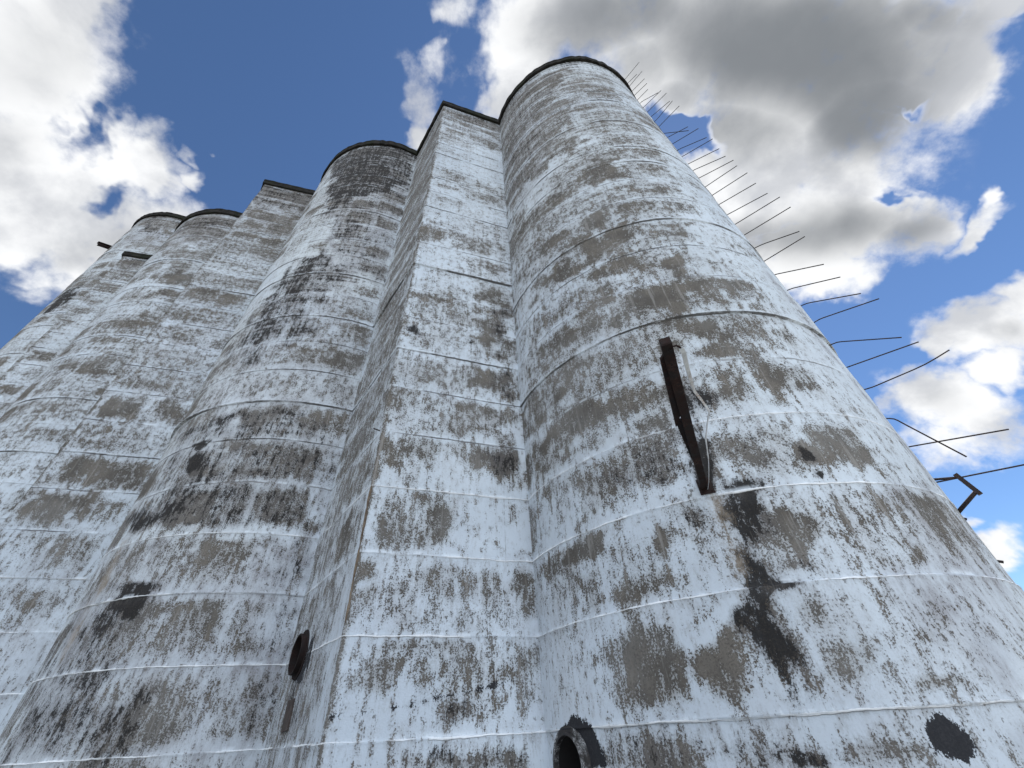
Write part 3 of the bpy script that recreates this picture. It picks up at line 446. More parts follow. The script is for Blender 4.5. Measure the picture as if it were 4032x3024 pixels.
# ------------------------------------------------------------------ materials
def wall_material():
    m, t, b = new_mat('weathered_whitewash')
    P = t.node('ShaderNodeNewGeometry').outputs['Position']
    u, seed = t.attr('u'), t.attr('seed')
    peel, soot, grime_tone, rust, tar, cream = (t.attr(k) for k in ('peel', 'soot', 'grime_tone', 'rust', 'tar', 'cream'))
    sx = t.node('ShaderNodeSeparateXYZ'); t.l.new(P, sx.inputs[0]); zr = sx.outputs['Z']
    cz = t.node('ShaderNodeCombineXYZ'); t.l.new(sx.outputs[0], cz.inputs[0]); t.l.new(sx.outputs[1], cz.inputs[1])
    t.put(cz.inputs[2], t.math('MULTIPLY', zr, t.math('MULTIPLY_ADD', zr, .016, .42)))   # runs low down, board-like bands higher up
    Pz = cz.outputs[0]; Ps = t.mapping(P, loc=(3, 1, 0), scale=(1, 1, .045))
    fine, finec = t.noise(Pz, 8., 6, .74)
    grit, _ = t.noise(P, 40, 3, .75)
    streak, _ = t.noise(Ps, 9., 5, .70)
    big, _ = t.noise(P, .33, 3, .6)
    mid, _ = t.noise(Pz, 1.7, 4, .62)
    band, _ = t.noise(t.mapping(P, scale=(.35, .35, 6.)), 1., 4, .62)
    isl, _ = t.noise(t.vmath('ADD', Pz, (11., 3., 5.)), 3.2, 4, .66)
    # ragged threshold field round 0
    h = t.math('MULTIPLY_ADD', fine, .60, t.math('MULTIPLY_ADD', streak, t.smooth(zr, 2., 14., .38, .26, 'LINEAR'), t.math('MULTIPLY', grit, .56)))
    h = t.math('MULTIPLY', t.math('SUBTRACT', h, t.smooth(zr, 2., 14., .77, .71, 'LINEAR')), 4.0)
    h = t.math('ADD', h, t.math('MULTIPLY', t.math('SUBTRACT', isl, .5), .8))
    h = t.math('ADD', h, t.math('MULTIPLY', t.math('SUBTRACT', band, .5), t.smooth(zr, 3., 20., .1, 1.3, 'LINEAR')))
    # peeled paint showing bare concrete
    e = t.math('MULTIPLY_ADD', peel, .86, h)
    m_peel = t.smooth(e, .43, .52)
    faded, _ = t.noise(t.mapping(P, loc=(4, 1, 9)), .6, 4, .6)
    m_peel = t.math('MULTIPLY', m_peel, t.smooth(faded, .46, .64, 1., .80))
    # paint worn thin over wide soft areas
    thin = t.smooth(t.math('ADD', t.math('MULTIPLY_ADD', h, .42, peel), t.math('MULTIPLY_ADD', t.math('SUBTRACT', mid, .5), .5, t.smooth(zr, 10., 27., 0., .16, 'LINEAR'))), .03, .80)
    fine2, _ = t.noise(t.mapping(P, loc=(9, 4, 2), scale=(1, 1, .55)), 9., 6, .76)
    h2 = t.math('MULTIPLY_ADD', t.math('SUBTRACT', fine2, .5), .75, t.math('MULTIPLY_ADD', t.math('SUBTRACT', streak, .5), .40, t.math('MULTIPLY', t.math('SUBTRACT', grit, .5), .34)))
    h2 = t.math('ADD', h2, t.math('MULTIPLY', t.math('SUBTRACT', band, .5), t.smooth(zr, 3., 20., .05, .45, 'LINEAR')))
    es = t.math('MULTIPLY_ADD', soot, .92, t.math('MULTIPLY', h2, 3.4))
    m_soot = t.smooth(es, .44, .72)
    halo_soot = t.smooth(t.math('MULTIPLY_ADD', h2, 1.6, soot), .05, .75)
    # small chips everywhere
    chips, _ = t.noise(t.mapping(P, loc=(1, 8, 5), scale=(1, 1, .7)), 13, 3, .62)
    m_chip = t.math('MULTIPLY', t.smooth(chips, .625, .675), t.smooth(mid, .42, .60))
    # paint
    paint = t.mix(t.smooth(big, .35, .65), (.585, .655, .73), (.495, .56, .63))
    paint = t.mix(t.math('MULTIPLY', cream, .6), paint, (.56, .575, .54))
    paint = t.mix(t.math('MULTIPLY', t.smooth(mid, .45, .75), .22), paint, (.40, .40, .41))
    paint = t.mix(t.math('MULTIPLY', t.smooth(streak, .52, .75), .22), paint, (.36, .355, .35))
    paint = t.mix(t.math('MULTIPLY', t.smooth(fine, .50, .66), .34), paint, (.30, .295, .29))
    ga = t.math('MULTIPLY', grime_tone, t.smooth(t.math('ADD', fine, t.math('MULTIPLY', mid, .5)), .5, 1.0, .35, 1.0))
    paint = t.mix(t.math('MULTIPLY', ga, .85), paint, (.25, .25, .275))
    paint = t.mix(t.math('MULTIPLY', thin, .72), paint, (.225, .212, .192))
    conc = t.mix(t.smooth(mid, .35, .65), (.158, .143, .125), (.093, .086, .077))
    conc = t.mix(t.smooth(grit, .45, .72), conc, (.060, .054, .048))
    conc = t.mix(t.math('MULTIPLY', t.smooth(streak, .57, .66), .35), conc, (.40, .395, .385))   # whitewash runs over the concrete
    c = t.mix(m_peel, paint, conc)
    c = t.mix(t.math('MULTIPLY', m_chip, .8), c, (.10, .093, .085))
    c = t.mix(t.math('MULTIPLY', halo_soot, .62), c, (.115, .11, .112))
    c = t.mix(t.math('MULTIPLY', m_soot, .95), c, t.mix(t.smooth(grit, .4, .7), (.010, .0095, .010), (.030, .027, .025)))
    rr = t.smooth(t.math('ADD', rust, t.math('MULTIPLY', h, .5)), .1, .9)
    c = t.mix(t.math('MULTIPLY', rr, .6), c, (.36, .30, .235))
    # lift joints: dark ragged cracks with painted lip shade high up, white squeezed-out ridges low down
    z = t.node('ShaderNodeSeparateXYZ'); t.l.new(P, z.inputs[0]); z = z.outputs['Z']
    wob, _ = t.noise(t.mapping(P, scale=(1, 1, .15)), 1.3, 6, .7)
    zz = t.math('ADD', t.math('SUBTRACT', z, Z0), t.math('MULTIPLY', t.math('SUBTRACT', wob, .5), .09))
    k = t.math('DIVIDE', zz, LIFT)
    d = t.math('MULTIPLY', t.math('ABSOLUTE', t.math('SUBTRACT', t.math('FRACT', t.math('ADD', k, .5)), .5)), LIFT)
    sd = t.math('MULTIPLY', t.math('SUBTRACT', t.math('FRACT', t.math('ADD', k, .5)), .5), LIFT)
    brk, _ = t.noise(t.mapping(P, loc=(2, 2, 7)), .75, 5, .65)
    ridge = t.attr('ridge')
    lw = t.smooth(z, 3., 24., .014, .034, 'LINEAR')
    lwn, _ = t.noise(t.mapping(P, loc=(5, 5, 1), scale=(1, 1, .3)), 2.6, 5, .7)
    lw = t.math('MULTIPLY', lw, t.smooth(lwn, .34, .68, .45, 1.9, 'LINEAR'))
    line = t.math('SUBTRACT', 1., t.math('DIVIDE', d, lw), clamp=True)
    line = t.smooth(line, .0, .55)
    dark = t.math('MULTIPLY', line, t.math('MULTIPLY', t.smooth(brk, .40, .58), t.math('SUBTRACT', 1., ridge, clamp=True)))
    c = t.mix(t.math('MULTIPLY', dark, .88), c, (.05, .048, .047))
    # softly darker just under the joint, painted highlight just above
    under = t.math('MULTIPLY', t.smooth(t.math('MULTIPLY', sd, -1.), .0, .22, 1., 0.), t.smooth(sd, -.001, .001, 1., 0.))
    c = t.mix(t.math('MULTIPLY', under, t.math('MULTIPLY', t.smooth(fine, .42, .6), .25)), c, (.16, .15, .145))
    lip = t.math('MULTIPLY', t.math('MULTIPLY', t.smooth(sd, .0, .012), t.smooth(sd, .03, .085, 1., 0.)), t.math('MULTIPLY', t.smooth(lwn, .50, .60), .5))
    c = t.mix(lip, c, (.68, .74, .80))      # thick paint and a painted highlight along the lip of each lift
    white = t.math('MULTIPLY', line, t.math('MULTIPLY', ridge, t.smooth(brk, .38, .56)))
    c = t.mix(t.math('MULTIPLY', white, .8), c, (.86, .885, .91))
    # board marks and panel seams
    vj = t.math('FRACT', t.math('ADD', t.math('DIVIDE', t.math('ADD', u, t.math('MULTIPLY', t.math('SUBTRACT', wob, .5), .05)), 1.2192), .37))
    vl = t.smooth(t.math('ABSOLUTE', t.math('SUBTRACT', vj, .5)), .0, .010, 1., 0.)
    cell = t.node('ShaderNodeTexWhiteNoise', noise_dimensions='3D')
    cv = t.node('ShaderNodeCombineXYZ')
    t.put(cv.inputs[0], t.math('FLOOR', t.math('ADD', t.math('DIVIDE', u, 1.2192), .87))); t.put(cv.inputs[1], t.math('FLOOR', k)); t.put(cv.inputs[2], seed)
    t.l.new(cv.outputs[0], cell.inputs['Vector'])
    vl = t.math('MULTIPLY', vl, t.math('MULTIPLY', t.math('GREATER_THAN', cell.outputs['Value'], .45), t.smooth(fine, .42, .55)))
    c = t.mix(t.math('MULTIPLY', vl, .5), c, (.10, .095, .09))
    # hairline cracks
    vor = t.node('ShaderNodeTexVoronoi', feature='DISTANCE_TO_EDGE')
    wv = t.vmath('ADD', P, t.vmath('SCALE', finec))
    t.put(vor.inputs['Vector'], t.mapping(wv, scale=(1, 1, .8))); vor.inputs['Scale'].default_value = .9
    crack = t.math('MULTIPLY', t.smooth(vor.outputs['Distance'], .0, .012, 1., 0.), t.smooth(t.noise(P, .5, 3)[0], .55, .68))
    c = t.mix(t.math('MULTIPLY', crack, .6), c, (.11, .10, .10))
    m_tar = t.smooth(t.math('ADD', tar, t.math('MULTIPLY', h, .55)), .44, .52)
    c = t.mix(m_tar, c, t.mix(t.smooth(grit, .4, .7), (.022, .023, .027), (.035, .035, .039)))
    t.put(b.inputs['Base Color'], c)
    b.inputs['Roughness'].default_value = .88
    b.inputs['Specular IOR Level'].default_value = .25
    hh = t.math('SUBTRACT', t.math('MULTIPLY_ADD', grit, .35, t.math('MULTIPLY', fine, .5)), t.math('MULTIPLY', m_peel, .35))
    hh = t.math('ADD', hh, t.math('MULTIPLY', white, .9))
    hh = t.math('SUBTRACT', hh, t.math('MULTIPLY', dark, .9))
    bp = t.node('ShaderNodeBump'); bp.inputs['Strength'].default_value = .75; bp.inputs['Distance'].default_value = .02
    t.put(bp.inputs['Height'], hh); t.l.new(bp.outputs[0], b.inputs['Normal'])
    return m

def steel_material(name, c0, c1, c2, rough=.75, metal=.0, scale=9):
    m, t, b = new_mat(name)
    P = t.node('ShaderNodeNewGeometry').outputs['Position']
    f, _ = t.noise(P, scale, 8, .68); g, _ = t.noise(P, scale*6, 4, .6); k, _ = t.noise(P, scale*.35, 4, .6)
    c = t.mix(t.smooth(f, .38, .62), c0, c1)
    c = t.mix(t.math('MULTIPLY', t.smooth(k, .50, .66), t.smooth(g, .4, .6)), c, c2)
    t.put(b.inputs['Base Color'], c)
    t.put(b.inputs['Roughness'], t.smooth(f, .3, .7, rough-.15, rough+.12))
    b.inputs['Metallic'].default_value = metal; b.inputs['Specular IOR Level'].default_value = .3
    bp = t.node('ShaderNodeBump'); bp.inputs['Strength'].default_value = .4; bp.inputs['Distance'].default_value = .006
    t.put(bp.inputs['Height'], g); t.l.new(bp.outputs[0], b.inputs['Normal'])
    return m

def coping_material():
    m, t, b = new_mat('mossy_concrete_coping')
    P = t.node('ShaderNodeNewGeometry').outputs['Position']
    f, _ = t.noise(P, 3.2, 8, .68); g, _ = t.noise(P, 14, 5, .65); k, _ = t.noise(P, .9, 4, .6)
    c = t.mix(t.smooth(f, .38, .62), (.012, .012, .011), (.030, .028, .026))
    c = t.mix(t.math('MULTIPLY', t.smooth(k, .48, .62), .6), c, (.018, .022, .013))
    c = t.mix(t.math('MULTIPLY', t.smooth(g, .58, .70), .6), c, (.065, .062, .057))
    t.put(b.inputs['Base Color'], c); b.inputs['Roughness'].default_value = .95; b.inputs['Specular IOR Level'].default_value = .08
    bp = t.node('ShaderNodeBump'); bp.inputs['Strength'].default_value = .8; bp.inputs['Distance'].default_value = .03
    t.put(bp.inputs['Height'], t.math('ADD', f, t.math('MULTIPLY', g, .4))); t.l.new(bp.outputs[0], b.inputs['Normal'])
    return m

def ground_material():
    m, t, b = new_mat('dry_gravel_and_grass')
    P = t.node('ShaderNodeNewGeometry').outputs['Position']
    k, _ = t.noise(P, .12, 6, .62); g, _ = t.noise(P, 18, 6, .7); f, _ = t.noise(P, 1.6, 7, .65)
    gravel = t.mix(t.smooth(g, .35, .68), (.20, .19, .175), (.40, .385, .36))
    grass = t.mix(t.smooth(f, .35, .65), (.075, .095, .035), (.16, .15, .07))
    c = t.mix(t.smooth(t.math('ADD', k, t.math('MULTIPLY', t.math('SUBTRACT', f, .5), .35)), .50, .60), gravel, grass)
    t.put(b.inputs['Base Color'], c); b.inputs['Roughness'].default_value = .95
    bp = t.node('ShaderNodeBump'); bp.inputs['Strength'].default_value = .7; bp.inputs['Distance'].default_value = .03
    t.put(bp.inputs['Height'], g); t.l.new(bp.outputs[0], b.inputs['Normal'])
    return m

WALL = wall_material()
COPING = coping_material()
RUST = steel_material('rusted_steel', (.011, .007, .006), (.024, .011, .009), (.060, .027, .020), .8)
RODST = steel_material('dark_rod_steel', (.020, .016, .017), (.035, .024, .022), (.06, .032, .025), .7)
STRAP = steel_material('weathered_galvanised_strip', (.62, .65, .68), (.48, .50, .52), (.30, .22, .18), .5, .1)
COLLAR = steel_material('flaking_white_on_iron', (.022, .021, .022), (.05, .045, .043), (.42, .43, .44), .7, 0, 12)
IRON = steel_material('rusted_iron', (.008, .005, .005), (.016, .008, .007), (.034, .016, .012), .85)
RUSTY = steel_material('rust_stained_concrete_edge', (.16, .125, .09), (.10, .075, .055), (.24, .20, .16), .9)
VOID = steel_material('pipe_inside_shade', (.006, .006, .006), (.010, .009, .009), (.014, .012, .011), .95)  # shade inside the port put into a near-black colour
BOARD = steel_material('old_dark_timber', (.040, .032, .030), (.075, .060, .054), (.13, .11, .10), .9)
GROUND = ground_material()

# ------------------------------------------------------------------ walls
def in_poly(px, py, poly):
    ins = np.zeros(px.shape, bool); dist = np.full(px.shape, 1e9)
    n = len(poly)
    for i in range(n):
        x0, y0 = poly[i]; x1, y1 = poly[(i+1) % n]
        dx, dy = x1-x0, y1-y0
        L = dx*dx+dy*dy+1e-12
        tt = np.clip(((px-x0)*dx+(py-y0)*dy)/L, 0, 1)
        dist = np.minimum(dist, np.hypot(px-x0-tt*dx, py-y0-tt*dy))
        if y0 != y1:
            c = ((y0 > py) != (y1 > py)) & (px < dx*(py-y0)/dy+x0)
            ins ^= c
    return np.where(ins, dist, -dist)

def lattice_noise(x, y, cell, seed):
    r = np.random.default_rng(seed); T = r.random((256, 256))
    fx, fy = x/cell, y/cell; ix, iy = np.floor(fx).astype(int), np.floor(fy).astype(int)
    tx, ty = fx-ix, fy-iy; tx = tx*tx*(3-2*tx); ty = ty*ty*(3-2*ty)
    g = lambda a, b: T[a % 256, b % 256]
    return (g(ix, iy)*(1-tx)+g(ix+1, iy)*tx)*(1-ty)+(g(ix, iy+1)*(1-tx)+g(ix+1, iy+1)*tx)*ty

KIND = {'p': 'peel', 's': 'soot', 'g': 'grime_tone', 'r': 'rust', 't': 'tar'}

def wear(surf, U, Z, seed, base, amount, edge=None):
    """weathering and tone of one wall face as fields over (u, z): the stains and peels lie where the wall has them"""
    F = {k: np.zeros(U.shape) for k in ('peel', 'soot', 'grime_tone', 'rust', 'tar', 'cream')}
    n1 = lattice_noise(U, Z*.8, .9, seed); n2 = lattice_noise(U, Z, .32, seed+1); n3 = lattice_noise(U, Z*.5, 2.6, seed+2)
    n4 = lattice_noise(U, Z*.12, .35, seed+3)
    ci = np.floor(U/LIFT+.87).astype(int); fu = (U/LIFT+.87) % 1
    cj = np.floor((Z-Z0)/LIFT).astype(int); fz = ((Z-Z0)/LIFT) % 1
    r = np.random.default_rng(seed+9); T = r.random((64, 64, 4))
    a, b = ci % 64, cj % 64
    c0, c1, c2, c3 = (T[a, b, i] for i in range(4))
    inset = np.minimum(np.minimum(fu-.02-.12*c1, .98-.1*c2-fu), np.minimum(fz-.05-.35*c2*c3, .97-.3*c1*c3-fz))
    w = np.clip(inset*9+.35+(n2-.5)*1.2, 0, 1)
    lb = np.random.default_rng(seed+5).random((80, 3)); q0, q1, q2 = (lb[cj % 80, i] for i in range(3))
    fall = np.where(q2 > .35, np.clip(1.25-1.1*(1-fz)*(.5+n3), 0, 1), np.clip(.45+.8*(1-fz), 0, 1))     # wear hangs down from a joint
    panel = np.where(c0 > 1-amount, (.30+.42*c3)*w, 0)*fall+np.clip(q0-.45, 0, 1)*.55*fall*np.clip(n3*1.6-.2, 0, 1)
    F['peel'] = base*np.clip(2.6*n3-.35, .05, 2.2)*(.7+.6*n1)+panel*(.55+.75*n1)
    F['grime_tone'] = .10+.22*n3*n1+.16*np.clip(n4-.45, 0, 1)*2
    jd = np.abs(fz-np.round(fz))*LIFT; jr = lattice_noise(U, np.round((Z-Z0)/LIFT)*7., 1.1, seed+15)
    clean = 1-.75*np.exp(-(jd/(.05+.16*jr))**2)*np.clip(jr*2.2-.5, 0, 1)                        # fresh paint along the joints
    for s, k, st, flat in PATCHES:
        if s != surf: continue
        poly = list(zip(flat[0::2], flat[1::2]))
        xs, ys = [p[0] for p in poly], [p[1] for p in poly]
        soft = min(.34, .22*min(max(xs)-min(xs), max(ys)-min(ys))+.04)
        if k == 't': soft *= .4
        m = (U > min(xs)-.6) & (U < max(xs)+.6) & (Z > min(ys)-.6) & (Z < max(ys)+.6)
        if not m.any(): continue
        sd = in_poly(U[m], Z[m], poly)+(n2[m]-.5)*soft*2.2*min(1, soft/.12)+(.25*soft if soft > .13 else 0)
        wgt = np.clip(.5+sd/(2*soft), 0, 1)
        vary = .90+.36*n2[m]
        if k == 'w':
            for q in ('peel', 'soot', 'grime_tone'):
                F[q][m] *= 1-st*wgt
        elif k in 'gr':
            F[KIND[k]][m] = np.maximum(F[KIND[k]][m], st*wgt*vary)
        elif k == 't':
            F['tar'][m] = np.maximum(F['tar'][m], st*wgt)
        else:
            F[KIND[k]][m] = np.maximum(F[KIND[k]][m], st*wgt*vary)
    F['peel'] *= clean; F['soot'] *= np.where(F['soot'] > .68, 1, .35+.65*clean)
    return F

def ridge_amount(Z, seed):
    r = np.random.default_rng(seed+31).random(64)
    j = np.floor((Z-Z0)/LIFT+.5).astype(int)
    v = np.clip((7.2-Z)/2.5, 0, 1)
    return np.clip(v*1.15-.35*r[j % 64]*(Z > 4), 0, 1)

def z_rows(ztop, fine):
    rows = [-.4, 0.]
    j = 0; z = Z0-LIFT
    while z < ztop-.05:
        z1 = min(z+LIFT, ztop)
        rows += [z-.024, z-.006, z+.006, z+.024]
        n = max(2, int(round((z1-z)/(fine if z > 8 else fine*.6))))
        rows += [z+(z1-z)*i/n for i in range(1, n)]
        z += LIFT
    rows.append(ztop)
    return np.array(sorted(set(round(v, 4) for v in rows if v <= ztop)))

def build_wall(name, cols, zr, seed, parent, local, base, amount, holes=(), lips=None, cream=0.):
    """cols: list of runs (surf, u[], x[], y[], nx[], ny[]); one continuous sheet through all runs"""
    U = np.concatenate([c[1] for c in cols]); X = np.concatenate([c[2] for c in cols]); Y = np.concatenate([c[3] for c in cols])
    NX = np.concatenate([c[4] for c in cols]); NY = np.concatenate([c[5] for c in cols])
    nu, nz = len(U), len(zr)
    UU, ZZ = np.meshgrid(U, zr, indexing='ij')
    lift = np.floor((ZZ-Z0)/LIFT).astype(int)
    r = np.random.default_rng(seed+77)
    lo = r.normal(0, .009, 80); fz = ((ZZ-Z0)/LIFT) % 1; dj = (fz-np.round(fz))*LIFT
    off = lo[lift % 80]*(.4+1.2*lattice_noise(UU, ZZ, 2.5, seed+5))
    off += .0035*np.exp(-np.clip(fz, 0, 1)*LIFT/.05)*(fz < .5)                 # bottom edge of a lift bellies over the one below
    off += (lattice_noise(UU, ZZ, .8, seed+6)-.5)*.012+(lattice_noise(UU, ZZ, 2.2, seed+8)-.5)*.018
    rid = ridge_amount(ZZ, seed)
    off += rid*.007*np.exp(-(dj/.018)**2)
    if lips:
        for zj, amt in lips:
            j = int(round((zj-Z0)/LIFT)); zc = Z0+j*LIFT
            off += np.where((ZZ >= zc) & (ZZ < zc+.5), amt*(1-(ZZ-zc)/.5)**1.5*(.35+1.0*lattice_noise(UU, ZZ*0, 1.4, seed+12)), 0)
    PX = X[:, None]+NX[:, None]*off; PY = Y[:, None]+NY[:, None]*off
    V = np.stack([PX-local[0], PY-local[1], ZZ-local[2]], -1).reshape(-1, 3)
    F = {}
    parts = []; i0 = 0
    for s, u, *_ in cols:
        sl = slice(i0, i0+len(u)); i0 += len(u)
        parts.append(wear(s, UU[sl], ZZ[sl], seed, base, amount) if s else {k: np.full(UU[sl].shape, .25 if k == 'peel' else 0.) for k in ('peel', 'soot', 'grime_tone', 'rust', 'tar', 'cream')})
    for k in parts[0]: F[k] = np.concatenate([p[k] for p in parts], 0)
    F['cream'] = F['cream']+cream*lattice_noise(UU, ZZ, 3.1, seed+21)
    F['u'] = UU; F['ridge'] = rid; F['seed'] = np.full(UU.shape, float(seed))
    # run-off stain below the coping
    top = zr[-1]
    stain = np.clip(1-(top-ZZ)/(1.1+2.6*lattice_noise(UU, ZZ*0, .7, seed+40)), 0, 1)
    F['soot'] = np.maximum(F['soot'], .52*stain*(.55+.6*lattice_noise(UU, ZZ*.3, .5, seed+41)))
    for i in np.cumsum([len(c[1]) for c in cols])[:-1]:
        if len(cols) > 1:                                                    # chipped arrises
            e = np.exp(-(np.abs(np.arange(nu)-i+.5)*.09/.16)**2)[:, None]*(.3+.6*lattice_noise(UU*0+3, ZZ, .55, seed+50))
            F['peel'] = np.maximum(F['peel'], e)
    idx = np.arange(nu*nz).reshape(nu, nz)
    q = np.stack([idx[:-1, :-1], idx[1:, :-1], idx[1:, 1:], idx[:-1, 1:]], -1).reshape(-1, 4)
    C = V[q].mean(1)+np.array(local)
    keep = np.ones(len(q), bool)
    for hc, hr in holes:
        keep &= np.linalg.norm(C-np.array(hc), axis=1) > hr
    q = q[keep]
    me = bpy.data.meshes.new(name)
    me.vertices.add(len(V)); me.vertices.foreach_set('co', V.astype(np.float32).ravel())
    me.loops.add(q.size); me.loops.foreach_set('vertex_index', q.astype(np.int32).ravel())
    me.polygons.add(len(q)); me.polygons.foreach_set('loop_start', np.arange(0, q.size, 4, dtype=np.int32))
    me.update(calc_edges=True)
    for k, v in F.items():
        at = me.attributes.new(k, 'FLOAT', 'POINT'); at.data.foreach_set('value', v.astype(np.float32).ravel())
    me.polygons.foreach_set('use_smooth', np.ones(len(q), bool))
    me.materials.append(WALL); me.update()
    return link(bpy.data.objects.new(name, me), parent)

def cyl_run(s, fine, th0, th1):
    cx, cy, r, h = CYL[s]
    n = int((th1-th0)*r/fine)
    th = np.concatenate([np.linspace(th0, th1, n), np.linspace(th1, th0+2*math.pi, 40)[1:]])
    return [(s, th*r, cx+r*np.sin(th), cy-r*np.cos(th), np.sin(th), -np.cos(th))]

def bin_runs(bk, fine):
    (cx, cy), df, lf, ds, ls = BIN[bk]
    nf = (df[1], -df[0]); ns = (ds[1]*-1, ds[0])
    if ns[0]*df[0]+ns[1]*df[1] > 0: ns = (-ns[0], -ns[1])
    ls += .5; lf += .5
    us = np.linspace(ls, 0.02, int(ls/fine)); uf = np.linspace(.02, lf, int(lf/fine))
    one = lambda a, v: np.full(a.shape, v)
    return [(bk+'s', us, cx+ds[0]*us, cy+ds[1]*us, one(us, ns[0]), one(us, ns[1])),
            (bk+'f', uf, cx+df[0]*uf, cy+df[1]*uf, one(uf, nf[0]), one(uf, nf[1]))]

def round_coping(s, parent, loc):
    cx, cy, r, h = CYL[s]; n = 150; v = []; f = []
    prof = [(r-.35, h-COPE), (r+OVER-.03, h-COPE), (r+OVER, h-COPE+.03), (r+OVER, h-.16), (r+OVER+.015, h-.14), (r+OVER+.012, h-.02), (r+OVER-.01, h), (0.01, h+.05)]
    jit = [1+.0024*math.sin(3*t+1)+.0018*math.sin(11*t)+random.choice((0, 0, 0, -.004))+random.uniform(-.0028, .0028) for t in [2*math.pi*k/n for k in range(n)]]
    for rr, zz in prof:
        for k in range(n):
            t = 2*math.pi*k/n
            v.append((cx+rr*jit[k]*math.sin(t), cy-rr*jit[k]*math.cos(t), zz+.02*(jit[k]-1)/.003*.5))
    for i in range(len(prof)-1):
        for k in range(n):
            f.append((i*n+k, i*n+(k+1) % n, (i+1)*n+(k+1) % n, (i+1)*n+k))
    return mesh_obj('coping', v, f, COPING, parent, False, loc)

def bin_coping(bk, parent, loc):
    (cx, cy), df, lf, ds, ls = BIN[bk]
    lf += .5; ls += .5
    nf = (df[1], -df[0]); ns = (-ds[1], ds[0])
    if ns[0]*df[0]+ns[1]*df[1] > 0: ns = (-ns[0], -ns[1])
    def corner(o):   # offset corner of both faces by o
        A = np.array([nf, ns]); c = np.array([cx, cy])
        return np.linalg.solve(A, [np.dot(nf, c)+o, np.dot(ns, c)+o])
    v = []; f = []
    prof = [(-.3, TOP-COPE+.012), (OVER-.03, TOP-COPE+.012), (OVER, TOP-COPE+.04), (OVER, TOP-.165), (OVER+.015, TOP-.145), (OVER+.012, TOP-.03), (OVER-.01, TOP-.012)]
    nseg = 14; N = 2*nseg+1
    for o, z in prof:
        c = corner(o); a = np.array([cx, cy])+np.array(ds)*ls+np.array(ns)*o; b = np.array([cx, cy])+np.array(df)*lf+np.array(nf)*o
        pts = [a+(c-a)*i/nseg for i in range(nseg)]+[c+(b-c)*i/nseg for i in range(nseg+1)]
        for i, p in enumerate(pts):
            j = math.sin(i*2.1+z*9)*.007
            v.append((p[0]+(nf[0]+ns[0])*j, p[1]+(nf[1]+ns[1])*j, z+math.sin(i*1.3)*.006))
    for i in range(len(prof)-1):
        for k in range(N-1):
            f.append((i*N+k, i*N+k+1, (i+1)*N+k+1, (i+1)*N+k))
    # roof plate behind the rim
    back = np.array([cx, cy])+np.array(ds)*ls+np.array(df)*lf
    L = len(prof)-1; v.append((back[0], back[1], TOP+.01)); bi = len(v)-1
    for k in range(N-1): f.append((L*N+k, L*N+k+1, bi))
    return mesh_obj('coping', v, f, COPING, parent, False, loc)

def n_at(s, u):
    th = u/CYL[s][2]; return Vector((math.sin(th), -math.cos(th), 0))
def p_at(s, u, z, o=0.):
    cx, cy, r, h = CYL[s]; n = n_at(s, u); return Vector((cx, cy, z))+n*(r+o)

GS = 'concrete silos in the row'
GB = 'square-cornered bins between the silos'
# --- silos
PORT1 = p_at('S1', -4.36, 1.27)
silo1 = empty('grain_silo', (CYL['S1'][0], CYL['S1'][1], 0), 'nearest and largest white silo, bristling with steel rods down its right side', 'silo', GS)
L1 = silo1.location
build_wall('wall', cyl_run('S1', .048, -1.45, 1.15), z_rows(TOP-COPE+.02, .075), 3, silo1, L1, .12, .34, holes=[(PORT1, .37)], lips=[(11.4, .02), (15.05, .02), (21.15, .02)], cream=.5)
round_coping('S1', silo1, L1)
silo2 = empty('grain_silo', (CYL['S2'][0], CYL['S2'][1], 0), 'silo streaked with black soot, second from the right', 'silo', GS)
L2 = silo2.location
build_wall('wall', cyl_run('S2', .075, -1.25, 1.35), z_rows(TOP-COPE+.02, .085), 21, silo2, L2, .25, .5, lips=[(8.957, .075), (12.61, .025), (15.05, .02)], cream=.7)
round_coping('S2', silo2, L2)
silo3 = empty('grain_silo', (CYL['S3'][0], CYL['S3'][1], 0), 'third silo from the right, with a low rounded top just left of a square-cornered bin', 'silo', GS)
L3 = silo3.location
build_wall('wall', cyl_run('S3', .10, -1.3, 1.3), z_rows(TOP-COPE+.02, .11), 35, silo3, L3, .27, .55, lips=[(9.9, .02), (14.8, .02)], cream=.4)
round_coping('S3', silo3, L3)
silo4 = empty('grain_silo', (CYL['S4'][0], CYL['S4'][1], 0), 'farthest, leftmost silo, with a rusty beam end sticking out of its left side', 'silo', GS)
L4 = silo4.location
build_wall('wall', cyl_run('S4', .11, -1.3, 1.3), z_rows(CYL['S4'][3]-COPE+.02, .12), 48, silo4, L4, .27, .55, cream=.5)
round_coping('S4', silo4, L4)
# --- bins between them
bins = {}
PORT2 = Vector((BIN['B1'][0][0]+BIN['B1'][3][0]*2.197, BIN['B1'][0][1]+BIN['B1'][3][1]*2.197, 2.918))
N2 = Vector((-.78019, -.62554, 0))
for bk, lab, sd, fine in (('B1', 'square-cornered white bin between the two nearest silos, with an iron port low on its side', 60, .045),
                          ('B2', 'square-cornered bin left of the soot-streaked silo, dark square top corner against the blue sky', 72, .10),
                          ('B3', 'narrow square-cornered bin at far left, its top ledge below the farthest silo', 84, .11)):
    c = BIN[bk][0]
    e = empty('square_bin', (c[0], c[1], 0), lab, 'grain bin', GB); bins[bk] = e
    build_wall('wall', bin_runs(bk, fine), z_rows(TOP-COPE+.02, .085 if bk == 'B1' else .11), sd, e, e.location,
               .13 if bk == 'B1' else .25, .3 if bk == 'B1' else .5, holes=[(PORT2, .335)] if bk == 'B1' else (), cream=.3)
    bin_coping(bk, e, e.location)
